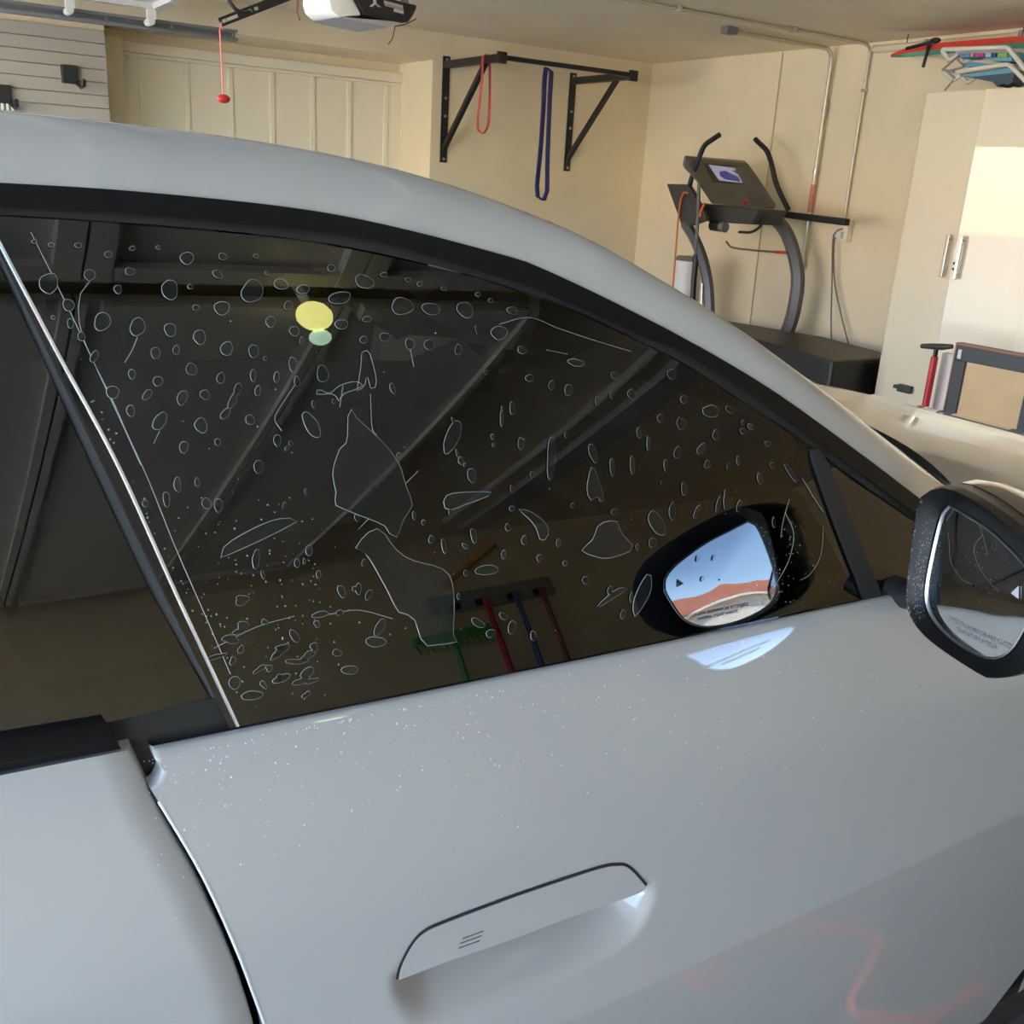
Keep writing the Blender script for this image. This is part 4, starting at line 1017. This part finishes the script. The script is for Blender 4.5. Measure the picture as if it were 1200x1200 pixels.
# ------------------------------------------------------------------ cabinets
XCF = 5.05
M_cab = mat('gloss_white_cabinet', (.85, .74, .54), .35, coat=.6, coat_rough=.015, spec=.5)
ycl = 3.832; ztop = onX(1120, 106, XCF)[2]
edges = [ycl, 3.452, 3.02]
cab = thing('cabinet', 'tall cream gloss cabinet with bar handles beside the treadmill', 'cabinet', (5.28, 3.43, 0))
MB().box((XCF+.02, edges[2], .06), (XB-.005, ycl, ztop)).build('carcass', M_cab, cab)
MB().box((XCF+.06, edges[2]+.01, 0), (XB-.01, ycl-.01, .06)).build('plinth', M_cab, cab)
dA = MB().box((XCF, edges[1]+.002, .07), (XCF+.02, ycl, ztop-.003)).build('cabinet_door', M_cab, cab, bevel=.003)
# the right-hand leaf stands slightly ajar, hinged on its right edge
ang = math.radians(5.5)
def swung(p): # rotate about the hinge line (XCF, edges[2])
    x, y = p[0]-XCF, p[1]-edges[2]; c_, s_ = math.cos(ang), math.sin(ang)
    return (XCF+x*c_-y*s_, edges[2]+x*s_+y*c_, p[2])
db = MB().box((XCF, edges[2]+.003, .07), (XCF+.02, edges[1]-.002, ztop-.003)); db.v = [swung(p) for p in db.v]
dB = db.build('cabinet_door', M_cab, cab, bevel=.003)
def bar_handle(y, z0_, z1_, parent, sw=False):
    b = MB(); b.box((XCF-.035, y-.009, z0_), (XCF-.022, y+.009, z1_)); b.box((XCF-.03, y-.005, z0_+.02), (XCF, y+.005, z0_+.03)); b.box((XCF-.03, y-.005, z1_-.03), (XCF, y+.005, z1_-.02))
    if sw: b.v = [swung(p) for p in b.v]
    return b.build('bar_handle', mat('satin_nickel', (.52, .47, .40), .3, metal=.9), parent, bevel=.003)
bar_handle(onX(1107, 300, XCF-.03)[1], 1.117, 1.345, dA); bar_handle(edges[1]-.045, 1.117, 1.345, dB, True)
for zz in (1.20, 1.17): 
    b = MB().tube([(XCF-.012, edges[1]-.018, zz), (XCF, edges[1]-.018, zz)], .007, 8); b.v = [swung(p) for p in b.v]; b.build('lock', M_satin, dB)
cab2 = thing('cabinet', 'tall cream gloss cabinet at the right edge of the photo', 'cabinet', (5.28, 2.5, 0))
MB().box((XCF+.02, 2.16, .06), (XB-.005, edges[2]-.004, ztop)).build('carcass', M_cab, cab2)
MB().box((XCF+.06, 2.17, 0), (XB-.01, edges[2]-.014, .06)).build('plinth', M_cab, cab2)
def swung2(p):
    x, y = p[0]-XCF, p[1]-2.60; c_, s_ = math.cos(ang), math.sin(ang); return (XCF+x*c_-y*s_, 2.60+x*s_+y*c_, p[2])
db = MB().box((XCF, 2.603, .07), (XCF+.02, edges[2]-.012, ztop-.003)); db.v = [swung2(p) for p in db.v]; db.build('cabinet_door', M_cab, cab2, bevel=.003)
MB().box((XCF, 2.163, .07), (XCF+.02, 2.597, ztop-.003)).build('cabinet_door', M_cab, cab2, bevel=.003)
p = onX(1059, 455.5, XCF-.02); lt = MB().box((XCF-.03, p[1]-.05, p[2]-.022), (XCF-.001, p[1]+.04, p[2]+.022)).box((XCF-.02, p[1]+.04, p[2]-.01), (XCF-.001, p[1]+.075, p[2]+.012))
lab(lt.build('door_latch', M_darkgrey, cab, bevel=.004), 'small black latch low on the door')

# ------------------------------------------------------------------ on top of the cabinets
XS = 5.47
sb = thing('surfboard', 'red edged surfboard lying above the cabinets', 'surfboard', tuple(onX(1120, 65, XS)))
def sboard(p0, p1, m, name):
    XE = XS-.21; top = smooth_poly([onX(x, y, XE) for x, y in p0], 30); bot = smooth_poly([onX(x, y, XE) for x, y in p1], 30); rows = []
    for i in range(30):
        hw_ = .11*math.sin(min(1, (i/29)*2.2+.02)*math.pi/2); mid = .5*(top[i]+bot[i])
        rows.append([(top[i] if s_ > 0 else bot[i])+np.array([hw_*(c_+1), 0, .16*hw_*(c_+1)]) for c_, s_ in ((-.97, 1), (0, 1), (.97, 1), (1, -1), (0, -1), (-1, -1), (-.97, 1))])
    return MB().grid(rows).build(name, m, sb, smooth=True, auto=40)
sboard([(1043.5, 64), (1060, 57), (1085, 52), (1120, 48.5), (1200, 42), (1260, 38), (1330, 36)], [(1043.5, 66), (1060, 62.5), (1085, 59), (1120, 56), (1200, 49), (1260, 45), (1330, 43)], mat('red_board', (.68, .06, .03), .35), 'deck')
sboard([(1044, 65.6), (1060, 62.5), (1085, 59), (1120, 56), (1200, 49), (1260, 45), (1330, 43)], [(1044, 67), (1060, 67.3), (1085, 65), (1120, 62), (1200, 56), (1260, 52), (1330, 50)], mat('green_board', (.10, .30, .20), .4, noise=.5, nscale=5), 'hull')
st_ = thing('board_strap', 'black strap with a padded block around the surfboard tip', 'strap', tuple(onX(1086, 60, XS-.228)))
MB().tube([onX(1062, 57, XS-.225), onX(1075, 53.5, XS-.225), onX(1092, 49, XS-.225), onX(1088, 54, XS-.228), onX(1085, 66, XS-.228), onX(1081.5, 79, XS-.228)], .009, 8).build('webbing', M_black, st_, smooth=True)
MB().sphere(onX(1096, 47.5, XS-.225), (.02, .035, .016)).build('pad', M_black, st_, smooth=True)
for px in (1063, 1197):
    q = onX(px, 48, XS-.1); tag(MB().tube([(XS-.1, q[1], q[2]-.01), (XS-.1, q[1], ZC)], .003, 6).build('ceiling_hook', M_satin), 'thin hanger rod above the surfboard, %s' % ('by its pointed tip' if px < 1100 else 'at the right edge of the photo'), 'hook')
M_tube = mat('white_tube', (.80, .76, .66), .35); M_fabL = mat('light_blue_fabric', (.16, .38, .50), .7); M_fabD = mat('slate_fabric', (.06, .10, .12), .7)
def chair(label, tubes, thin, fabs, X_, stripes=()):
    c = thing('beach_chair', label, 'beach chair', tuple(onX(1150, 80, X_)), 'folded beach chairs on the cabinets')
    for t in tubes:
        for dx_ in (0, .13): MB().tube(elbow([onX(a, b, X_)+np.array([dx_, 0, 0]) for a, b in t], .02) if len(t) > 2 else [onX(a, b, X_)+np.array([dx_, 0, 0]) for a, b in t], .0115, 8).build('frame_tube', M_tube, c, smooth=True)
    for t in thin: MB().tube([onX(a, b, X_-.012) for a, b in t], .006, 6).build('hinge_strut', mat('grey_strut', (.40, .37, .32), .4, metal=.5), c, smooth=True)
    for pts, m in fabs: MB().prism([onX(a, b, X_+.01) for a, b in pts], (.11, 0, 0)).build('fabric', m, c)
    for (a, b, rgb, nm) in stripes: MB().prism([onX(a, 62.5, X_-.004), onX(b, 62.2, X_-.004), onX(b, 66.6, X_-.004), onX(a, 67, X_-.004)], (.012, 0, 0)).build('stripe', mat(nm, rgb, .7), c)
    return c
chair('white tubed folded beach chair with striped fabric, under the surfboard',
      [[(1113, 71), (1103, 58), (1181, 55.5), (1204, 84)], [(1113, 70), (1124, 64.5)]], [[(1124, 65), (1104, 82)], [(1122, 70), (1129, 77)], [(1104, 82), (1118, 84)]],
      [([(1124, 63), (1188, 61), (1188, 66), (1124, 67.5)], M_fabL), ([(1149, 68), (1186, 66.5), (1186, 72), (1165, 71.5)], M_fabL), ([(1128, 74), (1140, 72.5), (1160, 75), (1150, 77.5), (1131, 78)], M_fabL)], 5.075,
      [(1125, 1136, (.14, .28, .48), 'stripe_blue'), (1137, 1141, (.45, .22, .25), 'stripe_rose'), (1144, 1153, (.50, .05, .22), 'stripe_magenta'), (1155, 1161, (.45, .55, .62), 'stripe_pale'), (1161.5, 1167, (.05, .07, .16), 'stripe_navy'), (1169, 1180, (.28, .42, .05), 'stripe_green')])
chair('white tubed folded beach chair with slate blue seat, lowest on the cabinet',
      [[(1113, 85), (1182, 75), (1204, 97)], [(1107, 84), (1117, 94)], [(1117, 94), (1126, 88)]], [[(1117, 94), (1107, 106)], [(1111, 85), (1119, 92)], [(1110, 84), (1130, 78)]],
      [([(1125, 89), (1182, 80), (1187, 81), (1187, 85), (1140, 90)], M_fabL), ([(1134, 90.5), (1189, 85), (1186, 97), (1180, 100), (1176, 98), (1168, 101), (1163, 96)], M_fabD)], 5.09)
q = onX(1194, 97, 5.25); ob = thing('folded_towel', 'orange and pale towel on the cabinet at the right edge', 'towel', (5.25, q[1], ztop))
MB().box((5.27, q[1]-.10, ztop), (5.46, q[1]+.035, ztop+.045)).build('lower_fold', mat('pale_towel', (.62, .55, .50), .9), ob, bevel=.01)
MB().box((5.27, q[1]-.10, ztop+.045), (5.46, q[1]+.02, ztop+.075)).build('upper_fold', mat('orange_towel', (.62, .20, .10), .9), ob, bevel=.01)

# ------------------------------------------------------------------ things standing in front of the cabinets
XP = 4.66
tp_ = onX(1098, 405.5, XP); pmp = thing('hand_pump', 'red floor pump with a black T handle', 'pump', (XP, tp_[1]+.0, 0))
bz_ = np.array([XP, tp_[1], 0])
MB().tube([bz_+[0, 0, .02], (XP, tp_[1], onX(1095, 418, XP)[2])], .019, 12).build('barrel', mat('gloss_red', (.62, .03, .04), .3, coat=.6), pmp, smooth=True)
MB().tube([(XP, tp_[1], onX(1095, 418, XP)[2]), tp_], .012, 10).build('rod', M_satin, pmp, smooth=True)
MB().tube([onX(1080, 405.5, XP), onX(1090, 405.8, XP), onX(1104, 406.5, XP), onX(1116, 406, XP)], [.012, .015, .017, .011], 10).build('handle', M_darkgrey, pmp, smooth=True)
MB().box((XP-.05, tp_[1]-.03, 0), (XP+.05, tp_[1]+.06, .025)).build('foot_plate', M_satin, pmp, bevel=.008)
XFm = 4.42
fr = thing('framed_board', 'dark framed tan board leaning by the cabinets at right edge', 'framed board', (XFm, onX(1160, 450, XFm)[1]-.2, 0))
tl = onX(1122, 404, XFm); yR = tl[1]-.95; zt2 = tl[2]
M_frame = mat('charcoal_frame', (.045, .043, .045), .5)
fw_ = .060
MB().box((XFm, yR, zt2-.072), (XFm+.04, tl[1], zt2)).build('frame_rail', M_frame, fr, bevel=.003)
MB().box((XFm, yR, 0), (XFm+.04, tl[1], .07)).build('frame_rail', M_frame, fr, bevel=.003)
MB().box((XFm, tl[1]-fw_, .07), (XFm+.04, tl[1], zt2-.072)).build('frame_stile', M_frame, fr, bevel=.003)
ry = onX(1198, 470, XFm)[1]
MB().box((XFm, ry-.06, .07), (XFm+.04, ry, zt2-.072)).build('frame_stile', M_frame, fr, bevel=.003)
MB().box((XFm, yR, .07), (XFm+.04, yR+.06, zt2-.072)).build('frame_stile', M_frame, fr, bevel=.003)
MB().box((XFm+.012, yR+.06, .07), (XFm+.03, tl[1]-fw_, zt2-.072)).build('tan_panel', mat('tan_board', (.74, .50, .27), .7, noise=.05, nscale=8), fr)
MB().box((XFm-.002, yR, zt2), (XFm+.05, tl[1]+.008, zt2+.010)).build('wood_edge', mat('brown_wood', (.30, .13, .07), .5), fr)
MB().box((XFm-.002, tl[1], 0), (XFm+.05, tl[1]+.008, zt2)).build('wood_edge', mat('brown_wood', (.30, .13, .07), .5), fr)
lq = onX(1125, 415, XFm); MB().box((XFm-.004, lq[1]-.008, lq[2]-.022), (XFm, lq[1]+.010, lq[2]+.022)).build('paper_label', M_white, fr)
wq = onX(1106, 440, 4.72); zq = onX(1108, 414, 4.72)[2]
tag(MB().box((4.72, wq[1]-.05, 0), (4.76, wq[1]+.035, zq)).build('foam_board', M_white, bevel=.003), 'narrow white board standing between the red pump and framed board', 'board')

# ------------------------------------------------------------------ side wall behind the photographer (seen mirrored in the glass)
YW = YN
rk = thing('tool_rack', 'grey wall rail with tool clips mirrored in the front window', 'tool rack', (2.6, YW, 1.9))
MB().box((2.25, YW, 1.80), (3.05, YW+.03, 1.96)).build('rail', mat('pale_grey_steel', (.38, .38, .37), .4), rk, bevel=.004)
tool_x = [2.40, 2.55, 2.75, 2.92]
for x in tool_x: MB().box((x-.02, YW+.03, 1.82), (x+.02, YW+.07, 1.87)).build('clip', M_satin, rk, bevel=.004)
def pole_tool(name, label, cat, x, rgb, head):
    t = thing(name, label, cat, (x, YW+.07, .3))
    m = mat(name+'_'+label.split()[0], rgb, .45)
    MB().tube([(x, YW+.085, .35), (x, YW+.085, 1.86)], .015, 8).build('pole', m, t, smooth=True)
    head(t, x, m); return t
def rake(t, x, m):
    MB().box((x-.22, YW+.06, 1.60), (x+.22, YW+.11, 1.66)).build('head', m, t, bevel=.008)
    for k in range(12): MB().tube([(x-.21+.038*k, YW+.085, 1.60), (x-.21+.038*k, YW+.11, 1.52)], .006, 5).build('tine', m, t)
def broom(t, x, m):
    MB().prism([(x-.03, YW+.06, .55), (x+.03, YW+.06, .55), (x+.075, YW+.06, .20), (x-.075, YW+.06, .20)], (0, .05, 0)).build('head', M_satin, t)
pole_tool('rake', 'green rake hanging on the wall rail', 'rake', 2.30, (.08, .42, .10), rake)
pole_tool('broom', 'red handled broom hanging on the wall rail', 'broom', 2.56, (.65, .02, .08), broom)
pole_tool('broom', 'blue handled broom hanging right of the red one', 'broom', 2.75, (.05, .10, .25), broom)
pole_tool('broom', 'brown handled broom hanging last on the rail', 'broom', 2.92, (.28, .08, .05), broom)
wst = MB().tube([(2.38, YW+.03, 2.02), (2.78, YW+.05, 2.30)], .022, 8); tag(wst.build('wooden_stick', mat('orange_wood', (.70, .36, .10), .5), smooth=True), 'slanting orange wooden stick above the tool rail', 'stick')
cb = thing('ceiling_strut', 'white strut crossing the ceiling, mirrored in the glass', 'strut', (2.36, -1.3, ZC-.02))
MB().tube([(2.34, -.25, ZC-.025), (2.34, -2.3, ZC-.025)], .022, 10).build('tube', M_white, cb, smooth=True)
cbd = MB().box((2.52, -2.5, ZC-.04), (2.72, .15, ZC-.001)); tag(cbd.build('ceiling_board', mat('pale_grey_board', (.55, .55, .55), .5)), 'pale grey board fixed across the ceiling', 'board')
def mirrored_glass(px, py, t):
    p_ = hit(px, py, up); n = bodynormal(p_[0], p_[2], up); d = p_-CAM; d /= np.linalg.norm(d); r = d-2*(d@n)*n; return p_+r*t
LX, LY, LZ = mirrored_glass(367, 371, 1.27)
lp = thing('ceiling_lamp', 'small lit yellow bulb lamp mirrored in the front window', 'lamp', (LX, LY, ZC))
MB().tube([(LX, LY, ZC), (LX, LY, ZC-.04), (LX, LY, ZC-.045), (LX, LY, LZ+.04)], [.06, .045, .01, .012], 16).build('lamp_holder', M_white, lp, smooth=True)
MB().sphere((LX, LY, LZ), (.040, .040, .046)).build('bulb', mat('lit_bulb', (.9, .9, .4), .4, emit=((1, .95, .30), 2.3)), lp, smooth=True)
MB().sphere(mirrored_glass(374, 396, 1.27), (.025, .025, .022)).build('added_glow_lobe', mat('glow_lobe', (.7, .9, .7), .4, emit=((.62, .95, .66), 1.5)), lp, smooth=True)  # added glowing ball imitating the distorted lower lobe of the bulb's reflection
# cords lying on the floor beside the car
def mirrored_floor(px, py):
    p = hit(px, py, low); n = bodynormal(p[0], p[2], low); d = p-CAM; d /= np.linalg.norm(d); r = d-2*(d@n)*n
    q = p+r*(-p[2]/r[2]); return (q[0], q[1])
hpp = [mirrored_floor(*q) for q in ((765, 1140), (800, 1139), (855, 1112), (932, 1086), (965, 1092), (1010, 1097), (1029, 1106), (1026, 1125), (1008, 1155), (998, 1178), (999, 1192))]
hp = smooth_poly(hpp+[(hpp[-1][0]+.12, hpp[-1][1]+.08), (hpp[-1][0]+.3, hpp[-1][1]+.1)], 60)
tag(MB().tube([(a, b, .012) for a, b in hp], .011, 8).build('red_hose', mat('coral_hose', (.95, .13, .07), .5), smooth=True), 'thin red hose curling on the floor, mirrored in the door', 'hose')
tag(MB().tube([(*mirrored_floor(862, 1093), .006), (*mirrored_floor(929, 1067), .006)], .006, 6).build('wooden_dowel', mat('yellow_wood', (.75, .55, .22), .5), smooth=True), 'yellow dowel on the floor, mirrored in the door', 'dowel')

# ------------------------------------------------------------------ house across the street (seen only in the mirrors and cabinet gloss)
hs_ = thing('house', 'cream stucco house with red roof mirrored in the side mirror', 'house', (-17, 2, 0))
MB().box((-24, -7, -.03), (-16, 10, 2.7)).build('house_wall', mat('cream_stucco', (.74, .66, .54), .85, noise=.05, nscale=2), hs_)
MB().prism([(-15.2, -7.6, 2.65), (-24.8, -7.6, 2.65), (-20, -7.6, 4.5)], (0, 18.2, 0)).build('roof', mat('red_tile', (.50, .19, .12), .8, noise=.3, nscale=3), hs_)
MB().box((-15.35, -7.7, 2.48), (-15.15, 10.7, 2.68)).build('fascia', M_white, hs_)
MB().box((-16.03, -2.5, 0), (-15.98, 3.2, 2.2)).build('garage_door', M_gdoor, hs_)
for y in (5, 7.6): 
    f_ = MB().box((-16.04, y, .9), (-15.97, y+1.3, 2.1)).build('window', M_white, hs_); MB().box((-15.97, y+.08, .98), (-15.96, y+1.22, 2.02)).build('pane', M_gloss, f_)
for o in list(bpy.data.objects):
    if '_o' in o.keys(): del o['_o']
